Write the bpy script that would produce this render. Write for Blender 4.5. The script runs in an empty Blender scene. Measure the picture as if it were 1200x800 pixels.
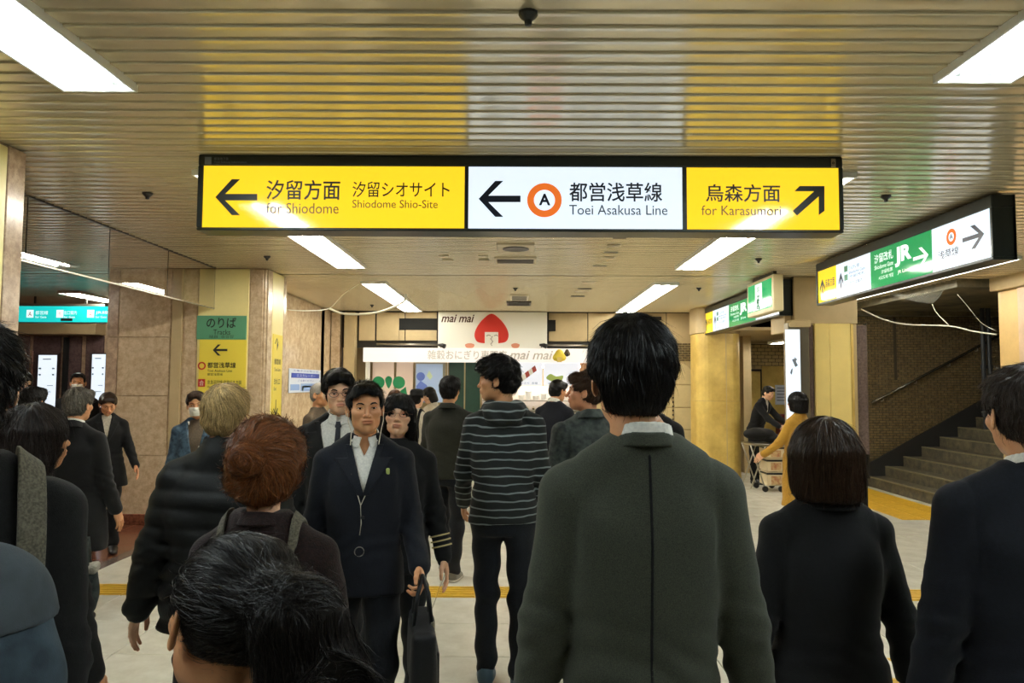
import bpy, math, random
import numpy as np
from mathutils import Vector, Matrix
random.seed(7); np.random.seed(7)
SC = bpy.context.scene
COL = SC.collection
PI = math.pi
# ------------------------------------------------------------------ camera
HC = 1.62                      # eye height
FPX = 850.0                    # focal length in pixels of the 1200 px frame
camd = bpy.data.cameras.new('camera'); cam = bpy.data.objects.new('camera', camd); COL.objects.link(cam)
camd.sensor_width = 36.0; camd.lens = FPX/1200*36.0; camd.clip_start = .05; camd.clip_end = 100
PITCH = math.atan(50/850.); YAW = math.atan(5/850.); ROLL = .0055
RM = Matrix.Rotation(YAW, 3, 'Z') @ Matrix.Rotation(PI/2+PITCH, 3, 'X') @ Matrix.Rotation(ROLL, 3, 'Z')
cam.matrix_world = Matrix.Translation((0, 0, HC)) @ RM.to_4x4()
SC.camera = cam
# ------------------------------------------------------------------ world, exposure
w = bpy.data.worlds.new('world'); SC.world = w; w.use_nodes = True
w.node_tree.nodes['Background'].inputs[0].default_value = (.75, .85, 1.0, 1)
w.node_tree.nodes['Background'].inputs[1].default_value = .03
SC.view_settings.view_transform = 'Standard'; SC.view_settings.look = 'None'
SC.view_settings.exposure = 0.0; SC.view_settings.gamma = 1.0
TUBE = 58.0                    # fluorescent tube radiance
SIGN = 1.0                     # backlit sign radiance
TUBE_COL = (1.0, .965, .86)

def ray(px, py):
    return RM @ Vector(((px-600)/FPX, (400-py)/FPX, -1))
def P(px, py, Y):              # pixel to the point at depth Y
    d = ray(px, py); t = Y/d.y
    return Vector((d.x*t, Y, HC+d.z*t))
def PX(px, py, X):
    d = ray(px, py); t = X/d.x
    return Vector((X, d.y*t, HC+d.z*t))
def PZ(px, py, Z=0.0):
    d = ray(px, py); t = (Z-HC)/d.z
    return Vector((d.x*t, d.y*t, Z))
def lin(c):
    c = c/255.; return c/12.92 if c <= .04045 else ((c+.055)/1.055)**2.4
def rgb(r, g, b): return (lin(r), lin(g), lin(b), 1)

# ------------------------------------------------------------------ materials
def newmat(name):
    m = bpy.data.materials.new(name); m.use_nodes = True
    nt = m.node_tree; bs = nt.nodes['Principled BSDF']
    return m, nt, bs
def N(nt, t, **kw):
    n = nt.nodes.new(t)
    for k, v in kw.items():
        if k in n.inputs.keys(): n.inputs[k].default_value = v
        else: setattr(n, k, v)
    return n
def setin(n, k, v): n.inputs[k].default_value = v
def mat(name, col, rough=.6, metal=0, var=0, vscale=8, col2=None, bump=0, bscale=60, spec=.5, coords='Object', detail=5, coat=0, stretch=None):
    m, nt, bs = newmat(name)
    setin(bs, 'Base Color', col); setin(bs, 'Roughness', rough); setin(bs, 'Metallic', metal)
    setin(bs, 'Specular IOR Level', spec)
    if coat: setin(bs, 'Coat Weight', coat); setin(bs, 'Coat Roughness', .05)
    tc = N(nt, 'ShaderNodeTexCoord'); src = tc.outputs[coords]
    if stretch:
        mp = N(nt, 'ShaderNodeMapping'); mp.inputs['Scale'].default_value = stretch
        nt.links.new(src, mp.inputs[0]); src = mp.outputs[0]
    if col2 is not None or var:
        no = N(nt, 'ShaderNodeTexNoise'); setin(no, 'Scale', vscale); setin(no, 'Detail', detail); setin(no, 'Roughness', .65)
        nt.links.new(src, no.inputs['Vector'])
        cr = N(nt, 'ShaderNodeValToRGB')
        c2 = col2 if col2 is not None else tuple(max(0, c*(1-var)) for c in col[:3])+(1,)
        cr.color_ramp.elements[0].position = .35; cr.color_ramp.elements[1].position = .68
        cr.color_ramp.elements[0].color = c2; cr.color_ramp.elements[1].color = col
        nt.links.new(no.outputs[0], cr.inputs[0]); nt.links.new(cr.outputs[0], bs.inputs['Base Color'])
    if bump:
        n2 = N(nt, 'ShaderNodeTexNoise'); setin(n2, 'Scale', bscale); setin(n2, 'Detail', 4)
        nt.links.new(src, n2.inputs['Vector'])
        b = N(nt, 'ShaderNodeBump'); setin(b, 'Strength', bump); setin(b, 'Distance', .01)
        nt.links.new(n2.outputs[0], b.inputs['Height']); nt.links.new(b.outputs[0], bs.inputs['Normal'])
    return m
def emis(name, col, strength, gloss=True):
    m, nt, bs = newmat(name)
    setin(bs, 'Base Color', (col[0]*.35, col[1]*.35, col[2]*.35, 1)); setin(bs, 'Roughness', .08)
    setin(bs, 'Specular IOR Level', .7 if gloss else 0)
    setin(bs, 'Emission Color', col); setin(bs, 'Emission Strength', strength)
    return m
def granite(name, c1, c2, c3, rough=.18, scale=14):
    m, nt, bs = newmat(name)
    tc = N(nt, 'ShaderNodeTexCoord')
    a = N(nt, 'ShaderNodeTexNoise'); setin(a, 'Scale', scale); setin(a, 'Detail', 8); setin(a, 'Roughness', .75)
    v = N(nt, 'ShaderNodeTexVoronoi'); setin(v, 'Scale', scale*2.2)
    big = N(nt, 'ShaderNodeTexNoise'); setin(big, 'Scale', 1.6); setin(big, 'Detail', 3)
    for n in (a, v, big): nt.links.new(tc.outputs['Object'], n.inputs['Vector'])
    cr = N(nt, 'ShaderNodeValToRGB'); e = cr.color_ramp.elements
    e[0].position = .38; e[0].color = c2; e[1].position = .62; e[1].color = c1
    nt.links.new(a.outputs[0], cr.inputs[0])
    cr2 = N(nt, 'ShaderNodeValToRGB'); e = cr2.color_ramp.elements
    e[0].position = .0; e[0].color = (1, 1, 1, 1); e[1].position = .22; e[1].color = (0, 0, 0, 1)
    nt.links.new(v.outputs['Distance'], cr2.inputs[0])
    mx = N(nt, 'ShaderNodeMix', data_type='RGBA'); mx.inputs[7].default_value = c3
    mul = N(nt, 'ShaderNodeMath', operation='MULTIPLY'); mul.inputs[1].default_value = .55
    nt.links.new(cr2.outputs[0], mul.inputs[0]); nt.links.new(mul.outputs[0], mx.inputs[0]); nt.links.new(cr.outputs[0], mx.inputs[6])
    mx2 = N(nt, 'ShaderNodeMix', data_type='RGBA', blend_type='MULTIPLY'); mx2.inputs[0].default_value = .35
    nt.links.new(mx.outputs[2], mx2.inputs[6]); nt.links.new(big.outputs[0], mx2.inputs[7])
    nt.links.new(mx2.outputs[2], bs.inputs['Base Color'])
    setin(bs, 'Roughness', rough)
    return m
def fabric(name, col, col2=None, weave=450, bump=.25, rough=.85, sheen=.06, var=120):
    m, nt, bs = newmat(name)
    tc = N(nt, 'ShaderNodeTexCoord')
    n = N(nt, 'ShaderNodeTexNoise'); setin(n, 'Scale', float(var)); setin(n, 'Detail', 3)
    nt.links.new(tc.outputs['Object'], n.inputs['Vector'])
    cr = N(nt, 'ShaderNodeValToRGB'); e = cr.color_ramp.elements
    c2 = col2 or tuple(c*.6 for c in col[:3])+(1,)
    e[0].position = .35; e[0].color = c2; e[1].position = .65; e[1].color = col
    nt.links.new(n.outputs[0], cr.inputs[0]); nt.links.new(cr.outputs[0], bs.inputs['Base Color'])
    n2 = N(nt, 'ShaderNodeTexNoise'); setin(n2, 'Scale', float(weave)); setin(n2, 'Detail', 2)
    n3 = N(nt, 'ShaderNodeTexNoise'); setin(n3, 'Scale', 9.0); setin(n3, 'Detail', 3)
    nt.links.new(tc.outputs['Object'], n2.inputs['Vector']); nt.links.new(tc.outputs['Object'], n3.inputs['Vector'])
    ad = N(nt, 'ShaderNodeMath', operation='MULTIPLY_ADD'); ad.inputs[1].default_value = 3.0
    nt.links.new(n3.outputs[0], ad.inputs[0]); nt.links.new(n2.outputs[0], ad.inputs[2])
    b = N(nt, 'ShaderNodeBump'); setin(b, 'Strength', bump); setin(b, 'Distance', .006)
    nt.links.new(ad.outputs[0], b.inputs['Height']); nt.links.new(b.outputs[0], bs.inputs['Normal'])
    setin(bs, 'Roughness', rough); setin(bs, 'Sheen Weight', sheen); setin(bs, 'Specular IOR Level', .25)
    return m

# ------------------------------------------------------------------ object helpers
def tag(o, label=None, cat=None, group=None, kind=None):
    if label: o['label'] = label
    if cat: o['category'] = cat
    if group: o['group'] = group
    if kind: o['kind'] = kind
    return o
def empty(name, loc=(0, 0, 0), rz=0, label=None, cat=None, group=None, kind=None):
    o = bpy.data.objects.new(name, None); o.location = loc; o.rotation_euler = (0, 0, rz); o.empty_display_size = .1
    COL.objects.link(o); return tag(o, label, cat, group, kind)
def wm(o):
    b = Matrix.Translation(o.location) @ o.rotation_euler.to_matrix().to_4x4()
    return wm(o.parent) @ o.matrix_parent_inverse @ b if o.parent else b
def setparent(o, p):
    o.parent = p; o.matrix_parent_inverse = wm(p).inverted(); return o
def mesh_obj(name, verts, faces, m=None, parent=None, smooth=False, loc=None):
    me = bpy.data.meshes.new(name)
    me.from_pydata([tuple(v) for v in verts], [], faces); me.update()
    if smooth: me.shade_smooth()
    o = bpy.data.objects.new(name, me); COL.objects.link(o)
    if m: me.materials.append(m)
    if parent: setparent(o, parent)
    if loc is not None: o.location = loc
    return o
class MB:
    def __init__(s): s.v = []; s.f = []
    def add(s, vs, fs):
        n = len(s.v); s.v += [tuple(v) for v in vs]; s.f += [tuple(i+n for i in f) for f in fs]; return s
    def box(s, x0, x1, y0, y1, z0, z1):
        if x0 > x1: x0, x1 = x1, x0
        if y0 > y1: y0, y1 = y1, y0
        if z0 > z1: z0, z1 = z1, z0
        return s.add([(x0,y0,z0),(x1,y0,z0),(x1,y1,z0),(x0,y1,z0),(x0,y0,z1),(x1,y0,z1),(x1,y1,z1),(x0,y1,z1)],
              [(0,3,2,1),(4,5,6,7),(0,1,5,4),(1,2,6,5),(2,3,7,6),(3,0,4,7)])
    def bbox(s, x0, x1, y0, y1, z0, z1, b=.006):    # box with chamfered edges
        if x0 > x1: x0, x1 = x1, x0
        if y0 > y1: y0, y1 = y1, y0
        if z0 > z1: z0, z1 = z1, z0
        b = min(b, (x1-x0)*.45, (y1-y0)*.45, (z1-z0)*.45)
        X, Y, Z = (x0, x1), (y0, y1), (z0, z1); vs = []; idx = {}
        for i in (0, 1):
            for j in (0, 1):
                for k in (0, 1):
                    sx, sy, sz = (1, -1)[i], (1, -1)[j], (1, -1)[k]
                    idx[(i,j,k,'x')] = len(vs); vs.append((X[i], Y[j]+sy*b, Z[k]+sz*b))
                    idx[(i,j,k,'y')] = len(vs); vs.append((X[i]+sx*b, Y[j], Z[k]+sz*b))
                    idx[(i,j,k,'z')] = len(vs); vs.append((X[i]+sx*b, Y[j]+sy*b, Z[k]))
        fs = []
        def q(l, flip): fs.append(tuple(reversed(l)) if flip else tuple(l))
        for i in (0, 1):
            q([idx[(i,0,0,'x')], idx[(i,1,0,'x')], idx[(i,1,1,'x')], idx[(i,0,1,'x')]], i == 0)
            q([idx[(0,i,0,'y')], idx[(0,i,1,'y')], idx[(1,i,1,'y')], idx[(1,i,0,'y')]], i == 0)
            q([idx[(0,0,i,'z')], idx[(1,0,i,'z')], idx[(1,1,i,'z')], idx[(0,1,i,'z')]], i == 0)
        for i in (0, 1):
            for j in (0, 1):
                q([idx[(i,j,0,'x')], idx[(i,j,1,'x')], idx[(i,j,1,'y')], idx[(i,j,0,'y')]], (i+j) % 2 == 1)
                q([idx[(i,0,j,'x')], idx[(i,1,j,'x')], idx[(i,1,j,'z')], idx[(i,0,j,'z')]], (i+j) % 2 == 0)
                q([idx[(0,i,j,'y')], idx[(1,i,j,'y')], idx[(1,i,j,'z')], idx[(0,i,j,'z')]], (i+j) % 2 == 1)
                for k in (0, 1):
                    q([idx[(i,j,k,'x')], idx[(i,j,k,'y')], idx[(i,j,k,'z')]], (i+j+k) % 2 == 1)
        return s.add(vs, fs)
    def tube(s, pts, r, n=8, cap=True, flat=1.0):
        pts = [Vector(p) for p in pts]; rs = r if hasattr(r, '__len__') else [r]*len(pts)
        rings = []; up = Vector((0, 0, 1))
        for i, p in enumerate(pts):
            t = (pts[min(i+1, len(pts)-1)]-pts[max(i-1, 0)]).normalized()
            a = t.cross(up)
            if a.length < .05: a = t.cross(Vector((0, 1, 0)))
            a.normalize(); b = a.cross(t).normalized()
            rings.append([p+(a*math.cos(2*PI*k/n)+b*math.sin(2*PI*k/n)*flat)*rs[i] for k in range(n)])
        vs = [v for rg in rings for v in rg]; fs = []
        for i in range(len(pts)-1):
            for k in range(n):
                fs.append((i*n+k, i*n+(k+1) % n, (i+1)*n+(k+1) % n, (i+1)*n+k))
        if cap: fs += [tuple(range(n))[::-1], tuple(range((len(pts)-1)*n, len(pts)*n))]
        return s.add(vs, fs)
    def lathe(s, c, prof, n=20):
        vs = []; fs = []
        for r, z in prof:
            for k in range(n): vs.append((c[0]+r*math.cos(2*PI*k/n), c[1]+r*math.sin(2*PI*k/n), c[2]+z))
        for i in range(len(prof)-1):
            for k in range(n): fs.append((i*n+k, i*n+(k+1) % n, (i+1)*n+(k+1) % n, (i+1)*n+k))
        fs += [tuple(range(n))[::-1], tuple(range((len(prof)-1)*n, len(prof)*n))]
        return s.add(vs, fs)
    def prism(s, poly, y0, y1, plane='xz'):       # extruded polygon
        n = len(poly)
        f = {'xz': lambda a, b, t: (a, t, b), 'yz': lambda a, b, t: (t, a, b), 'xy': lambda a, b, t: (a, b, t)}[plane]
        vs = [f(a, b, y0) for a, b in poly]+[f(a, b, y1) for a, b in poly]
        fs = [tuple(range(n)), tuple(range(n, 2*n))[::-1]]+[(i, i+n, (i+1) % n+n, (i+1) % n) for i in range(n)]
        return s.add(vs, fs)
    def build(s, name, m=None, parent=None, smooth=False, fix=False, **kw):
        o = mesh_obj(name, s.v, s.f, m, parent, smooth)
        if fix:
            import bmesh
            bm = bmesh.new(); bm.from_mesh(o.data); bmesh.ops.recalc_face_normals(bm, faces=bm.faces); bm.to_mesh(o.data); bm.free()
        if kw: tag(o, **kw)
        return o
def smooth_by_angle(o):
    try: o.data.set_sharp_from_angle(angle=.7)
    except Exception: pass
def bx(name, m, parent, x0, x1, y0, y1, z0, z1, b=0, **kw):
    mb = MB(); (mb.bbox(x0, x1, y0, y1, z0, z1, b) if b else mb.box(x0, x1, y0, y1, z0, z1))
    return mb.build(name, m, parent, **kw)

# text as thin real letters, fitted into a box  (o = lower-left corner, u = right, v = up; w x h)
def text(s, m, parent, o, u, v, w, h, name='lettering', shear=0, bold=0, depth=.002, keep=False, lift=.002):
    cu = bpy.data.curves.new('t', 'FONT'); cu.body = s; cu.shear = shear; cu.offset = bold; cu.resolution_u = 3
    to = bpy.data.objects.new('t', cu); COL.objects.link(to)
    bpy.context.view_layer.update()
    dg = bpy.context.evaluated_depsgraph_get()
    me = bpy.data.meshes.new_from_object(to.evaluated_get(dg))
    bpy.data.objects.remove(to); bpy.data.curves.remove(cu)
    n = len(me.vertices)
    if n == 0: return None
    co = np.empty(n*3); me.vertices.foreach_get('co', co); co = co.reshape(-1, 3)
    mn, mx = co.min(0), co.max(0); d = np.maximum(mx-mn, 1e-6)
    sx, sy = w/d[0], h/d[1]
    if keep: sx = sy = min(sx, sy)
    a = (co[:, 0]-mn[0])*sx; b = (co[:, 1]-mn[1])*sy
    u = Vector(u).normalized(); v = Vector(v).normalized(); nn = u.cross(v)
    o = Vector(o)+nn*lift
    out = np.array(o)[None]+a[:, None]*np.array(u)[None]+b[:, None]*np.array(v)[None]
    me.vertices.foreach_set('co', out.ravel()); me.update()
    me.materials.clear(); me.materials.append(m); me.name = name
    ob = bpy.data.objects.new(name, me); COL.objects.link(ob); setparent(ob, parent)
    return ob
# ================================================================== ROOM
ZC = 2.95                      # underside of the ceiling slats
M_slat = mat('ceiling_paint', rgb(228, 216, 186), rough=.20, metal=.40, var=.12, vscale=3, spec=.8)
M_dark = mat('dark_void', rgb(26, 26, 24), rough=.9)
M_trim = mat('dark_metal_trim', rgb(45, 42, 36), rough=.4, metal=.4)
M_tile = mat('pale_floor_tile', rgb(228, 226, 212), rough=.24, col2=rgb(208, 204, 188), vscale=5, bump=.04, bscale=30)
M_joint = mat('tile_joint', rgb(120, 116, 104), rough=.9)
M_tact = mat('yellow_tactile', rgb(222, 178, 48), rough=.5, var=.2, vscale=12)
M_redg = granite('red_granite', rgb(150, 92, 66), rgb(96, 52, 38), rgb(52, 30, 26), rough=.2, scale=18)
M_gran = granite('beige_granite', rgb(236, 212, 176), rgb(200, 172, 136), rgb(160, 130, 100), rough=.2, scale=11)
M_gran2 = granite('pink_granite', rgb(222, 194, 162), rgb(176, 148, 124), rgb(134, 108, 90), rough=.2, scale=16)
M_cream = mat('cream_panel', rgb(248, 232, 160), rough=.35, var=.08, vscale=4, spec=.5)
M_yel = mat('yellow_stained_paint', rgb(228, 200, 112), rough=.4, col2=rgb(190, 158, 80), vscale=2.5, bump=.05)
M_beige = mat('beige_wall_panel', rgb(196, 174, 130), rough=.55, var=.15, vscale=3)
M_white = mat('white_board', rgb(240, 238, 226), rough=.4)
M_steel = mat('brushed_steel', rgb(170, 165, 150), rough=.3, metal=.9)
M_brown = granite('brown_granite', rgb(128, 112, 104), rgb(92, 76, 74), rgb(60, 48, 50), rough=.25, scale=30)
M_glass, nt_, bs_ = newmat('clear_glass')
setin(bs_, 'Base Color', (.985, .99, .985, 1)); setin(bs_, 'Roughness', .01); setin(bs_, 'Transmission Weight', 1.0); setin(bs_, 'IOR', 1.5)

# floor: base slab plus individual tiles
fl = bx('floor', M_joint, None, -14, 9, -3, 16.5, -.12, -.008, kind='structure')
rnd = random.Random(3)
TS = .6; tile_me = []
for k in range(4):
    mb = MB(); mb.bbox(.003, TS-.003, .003, TS-.003, -.02, 0.0, .003)
    t = mb.build('floor_tile', M_tile); tile_me.append(t.data); bpy.data.objects.remove(t)
def tileset(me_list, cells, parent, name='floor_tile', dz=0):
    for (x, y) in cells:
        o = bpy.data.objects.new(name, rnd.choice(me_list)); COL.objects.link(o); setparent(o, parent)
        o.location = (x, y, dz+rnd.uniform(-.0012, 0))
XE = -3.6                       # edge between the pale tiles and the red granite floor
YT = 5.62                       # tactile strip
near = []; far = MB()
for i in range(-6, 15):
    for j in range(-5, 27):
        x = i*TS; y = YT-.3+ .3 + j*TS - 5*TS
        if y > 16: continue
        if abs(y-YT) < .05: continue
        if 1.8 < y < 8.6 and abs(x-.1) < 1.0+.72*y and len(near) < 250: near.append((x, y))
        else: far.bbox(x+.003, x+TS-.003, y+.003, y+TS-.003, -.02, 0, .003)
tileset(tile_me, near, fl)
far.build('floor_tiling', M_tile, fl, kind='stuff')
# tactile strip: ribbed yellow blocks and the rest of that tile row
ys = MB()
for i in range(-6, 15): ys.bbox(i*TS+.003, i*TS+TS-.003, YT+.303, YT+TS-.003, -.02, 0, .003)
ys.build('floor_tiling', M_tile, fl, kind='stuff')
def tactile(x, y, ang=0, n=5):
    mb = MB(); mb.bbox(-.148, .148, -.148, .148, -.02, .001, .002)
    for k in range(n):
        yy = -.12+.24*k/(n-1); mb.bbox(-.14, .14, yy-.014, yy+.014, 0, .006, .004)
    return mb
tb = tactile(0, 0).build('tactile_block', M_tact, fl); tb.location = (-3.45, YT+.15, 0)
for k in range(1, 33):
    o = bpy.data.objects.new('tactile_block', tb.data); COL.objects.link(o); setparent(o, fl); o.location = (-3.45+.3*k, YT+.15, 0)
for (x, y) in [(2.07, 4.0), (2.37, 4.3), (2.67, 4.3), (2.97, 4.3), (3.27, 4.3), (3.57, 4.3), (2.07, 3.7)]:
    o = bpy.data.objects.new('tactile_block', tb.data); COL.objects.link(o); setparent(o, fl); o.location = (x, y, .001)
# tactile field at the foot of the stairs
for i in range(3):
    for j in range(10):
        o = bpy.data.objects.new('tactile_block', tb.data); COL.objects.link(o); setparent(o, fl); o.location = (4.85+.3*i, 9.1+.3*j, .001)
# red granite floor of the left hall
rg = []
for k in range(2):
    mb = MB(); mb.bbox(.003, TS-.003, .003, TS-.003, -.02, 0.0, .002)
    t = mb.build('granite_tile', M_redg); rg.append(t.data); bpy.data.objects.remove(t)
tileset(rg, [(XE-.12-TS*(i+1), 5.5+j*TS) for i in range(4) for j in range(8)], fl, 'granite_tile')
far = MB()
for i in range(17):
    for j in range(-7, 17):
        if not (i < 4 and 0 <= j < 8): far.bbox(XE-.12-TS*(i+1)+.003, XE-.12-TS*i-.003, 5.5+j*TS+.003, 5.5+j*TS+TS-.003, -.02, 0, .003)
far.build('granite_tiling', M_redg, fl, kind='stuff')
bx('border_strip', M_brown, fl, XE-.117, XE-.003, 1, 15.5, -.02, .001)

# ceiling of long metal slats
ce = bx('ceiling', M_dark, None, -14, 9, -3, 15, ZC+.05, ZC+.16, kind='structure')
SP = .1057; prof = []
for k in range(9):      # rolled lower lip on the near edge, flat pan, small lip on the far edge
    prof.append(([0, .003, .012, .022, .034, .055, .080, .0955, .0985][k], [.004, -.0042, -.0034, -.0020, -.0007, 0, 0, .0006, .006][k]))
def slat_mesh(x0, x1):
    vs = []; fs = []
    pr = [(prof[0][0], .03)]+prof+[(prof[-1][0], .03)]
    for (y, z) in pr: vs += [(x0, y, z), (x1, y, z)]
    for i in range(len(pr)-1): fs.append((2*i, 2*i+1, 2*i+3, 2*i+2))
    me = bpy.data.meshes.new('ceiling_slat'); me.from_pydata(vs, [], fs); me.update(); me.materials.append(M_slat); me.shade_smooth()
    return me
slm = slat_mesh(-14, 9)
y = -3.0
y = 3.05-SP*int((3.05+3.0)/SP)
while y < 13.3:
    if not (3.80 < y < 3.88) and not abs(y-8.72) < SP*.5:
        o = bpy.data.objects.new('ceiling_slat', slm); COL.objects.link(o); setparent(o, ce); o.location = (0, y, ZC)
    y += SP
bx('expansion_joint', M_trim, ce, -14, 9, 3.84, 3.95, ZC+.012, ZC+.03)
bx('ceiling_joint_strip', M_slat, ce, -14, 9, 8.70, 8.78, ZC-.001, ZC+.03)
bx('ceiling_joint', M_dark, ce, -14, 9, 8.785, 8.80, ZC+.002, ZC+.03)

# ---------------------------------------------------------------- ceiling lights
M_tray = mat('white_enamel_tray', rgb(244, 246, 244), rough=.35)
M_tube = emis('fluorescent_tube', (TUBE_COL[0], TUBE_COL[1], TUBE_COL[2], 1), TUBE, False)
M_tube_c = emis('fluorescent_tube_cool', (.86, .98, 1.0, 1), TUBE, False)
def fixture(x, y0, n, label, wd=.31, seg=1.22, tube=None, group='twin tube ceiling lights', zc=ZC):
    y1 = y0+n*seg
    t = empty('ceiling_light', (x, (y0+y1)/2, zc), 0, label, 'ceiling light', group)
    h = wd/2; mb = MB()
    mb.box(x-h, x+h, y0, y1, zc-.004, zc+.012)
    mb.build('tray', M_tray, t)
    mb = MB()
    for (a, b) in ((x-h-.012, x-h), (x+h, x+h+.012)): mb.box(a, b, y0-.012, y1+.012, zc-.034, zc+.012)
    for (a, b) in ((y0-.012, y0), (y1, y1+.012)): mb.box(x-h, x+h, a, b, zc-.034, zc+.012)
    mb.build('frame', M_tray, t)
    for k in range(n):
        for s in (-1, 1):
            a = y0+k*seg+.04; b = a+seg-.08; xx = x+s*h*.42
            m = MB(); m.tube([(xx, a, zc-.022), (xx, b, zc-.022)], .0155, 8)
            tb_ = m.build('tube', tube or M_tube, t, smooth=True)
            for q in (a-.012, b):
                m = MB(); m.bbox(xx-.013, xx+.013, q, q+.012, zc-.036, zc-.004, .003); m.build('lamp_holder', M_tray, t)
    return t
LX, RX = -1.87, 1.95
fixture(LX, -.50, 3, 'long twin tube ceiling light nearest the camera on the left, running out of the frame', tube=M_tube_c)
fixture(LX, 4.47, 3, 'long twin tube ceiling light seen under the left end of the big hanging sign')
fixture(LX, 9.40, 3, 'farther left twin tube ceiling light, ending just before the rice ball shop')
fixture(RX, -.62, 3, 'long twin tube ceiling light nearest the camera on the right, above the angled sign', tube=M_tube_c)
fixture(RX, 4.47, 3, 'long twin tube ceiling light seen under the right end of the big hanging sign')
fixture(RX, 9.40, 3, 'farther right twin tube ceiling light, above the tall suited man')
fixture(4.97, 7.35, 3, 'ceiling light behind the angled sign, in front of the stairs')
fixture(-6.6, 10.6, 1, 'small ceiling light in the side hall beyond the glass screen')
fixture(-6.6, 5.0, 3, 'ceiling light of the side hall hidden behind the left pillars')
fixture(4.9, 12.6, 1, 'ceiling light in the passage behind the yellow round pillar', wd=.2, zc=2.44)
# ---------------------------------------------------------------- small ceiling things
M_blk = mat('black_plastic', rgb(24, 24, 24), rough=.4)
M_off = mat('off_white_plastic', rgb(216, 206, 184), rough=.5)
def detector(px, py, label, r=.035):
    p = PZ(px, py, ZC); mb = MB(); mb.lathe((p.x, p.y, 0), [(r, ZC+.01), (r, ZC-.01), (r*.75, ZC-.02), (r*.4, ZC-.03), (r*.35, ZC-.045), (.002, ZC-.048)], 14)
    o = mb.build('sprinkler_head', M_blk, None, fix=True); tag(o, label, 'sprinkler', 'small sprinkler heads in the ceiling')
for q in [(619, 15, 'black sprinkler head in the ceiling high above the white sign panel'), (173, 226, 'black sprinkler head in the ceiling left of the big yellow sign'),
          (313, 300, 'black sprinkler head above the yellow tracks pillar'), (1038, 229, 'black sprinkler head between the big sign and the angled sign'),
          (889, 303, 'black sprinkler head above the green exit sign'), (819, 337, 'black sprinkler head left of the small far sign'),
          (604, 337, 'black sprinkler head above the shop board'), (436, 357, 'black sprinkler head near the white hose')]: detector(*q)
def ceil_box(px0, px1, py0, py1, label, name='ceiling_speaker', cat='ceiling speaker', disc=True, m=None):
    a = PZ(px0, py1, ZC); b = PZ(px1, py0, ZC); y0, y1 = a.y, b.y; x0, x1 = a.x, PZ(px1, py1, ZC).x
    if y0 > y1: y0, y1 = y1, y0
    t = empty(name, ((x0+x1)/2, (y0+y1)/2, ZC), 0, label, cat)
    mb = MB(); mb.bbox(x0, x1, y0, y1, ZC-.02, ZC+.01, .008); mb.build('cover', m or M_off, t)
    if disc:
        mb = MB(); r = min(x1-x0, y1-y0)*.36; mb.lathe(((x0+x1)/2, (y0+y1)/2, 0), [(r, ZC-.018), (r, ZC-.026), (r*.8, ZC-.028), (r*.3, ZC-.024)], 20)
        mb.build('grille', M_trim, t, fix=True)
    else:
        mb = MB()
        for k in range(4): mb.box(x0+.03, x1-.03, y0+(y1-y0)*(.15+.2*k), y0+(y1-y0)*(.22+.2*k), ZC-.026, ZC-.018)
        mb.build('louvre', M_trim, t)
ceil_box(583, 626, 285, 293, 'square ceiling speaker with round grille just below the big sign')
ceil_box(580, 628, 301, 307, 'flat rectangular ceiling vent behind the round speaker', 'ceiling_vent', 'ceiling vent', False)
ceil_box(598, 619, 345, 351, 'small ceiling vent in front of the shop', 'ceiling_vent', 'ceiling vent', False)
ceil_box(594, 622, 353, 357, 'slim dark ceiling vent directly above the shop board', 'ceiling_vent', 'ceiling vent', False, M_trim)
for i, (px, py) in enumerate([(726, 278), (720, 287), (716, 295), (712, 301), (703, 311), (690, 330), (685, 338), (681, 341), (677, 347)]):
    a = PZ(px-8, py, ZC); b = PZ(px+8, py, ZC)
    o = bx('ceiling_slot', M_trim if i % 2 == 0 else M_off, None, a.x, b.x, a.y-.03, a.y+.03, ZC-.008, ZC+.01)
    tag(o, '%s slot cover of the slanting row left of the far right ceiling light' % ['nearest dark', 'second nearest pale', 'third nearest dark', 'fourth nearest pale', 'middle dark', 'fourth farthest pale', 'third farthest dark', 'second farthest pale', 'farthest dark'][i], 'slot cover', 'slot covers in a row on the ceiling')
for i, (px, py) in enumerate([(520, 299), (525, 304), (566, 299), (567, 304)]):
    a = PZ(px-6, py, ZC); b = PZ(px+6, py, ZC)
    o = bx('ceiling_slot', M_off, None, a.x, b.x, a.y-.03, a.y+.03, ZC-.012, ZC+.01)
    tag(o, 'pale slot cover left of the ceiling vents, %s' % ['nearer of the left pair', 'farther of the left pair', 'nearer of the right pair', 'farther of the right pair'][i], 'slot cover', 'pale slot covers left of the ceiling vents')

# ---------------------------------------------------------------- walls round the hall
M_wall = mat('plain_wall', rgb(150, 138, 116), rough=.8)
bx('wall_back', M_wall, None, -14, 9, -3.2, -3.0, 0, ZC+.2, kind='structure')
bx('wall_left', M_gran2, None, -14.2, -14, -3, 15, 0, ZC+.2, kind='structure')
bx('wall_right', M_wall, None, 9, 9.2, -3, 8.3, 0, ZC+.2, kind='structure')

# near left pillar
def pillar(name, label, x0, x1, y0, y1, z1=ZC, m=M_gran, b=.02):
    t = empty(name, ((x0+x1)/2, (y0+y1)/2, 0), 0, label, 'pillar')
    bx('core', m, t, x0, x1, y0, y1, 0, z1, b)
    return t
t = pillar('granite_pillar', 'cream pillar cut off by the left edge of the frame', -3.85, -2.86, 3.0, 4.12)
bx('cream_panel', M_cream, t, -2.868, -2.853, 3.25, 3.98, .1, ZC-.02, .004)
bx('edge_strip', M_gran2, t, -2.866, -2.850, 3.985, 4.125, .1, ZC-.01, .003)
bx('skirting', M_redg, t, -3.87, -2.84, 2.98, 4.14, 0, .12, .004)

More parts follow.
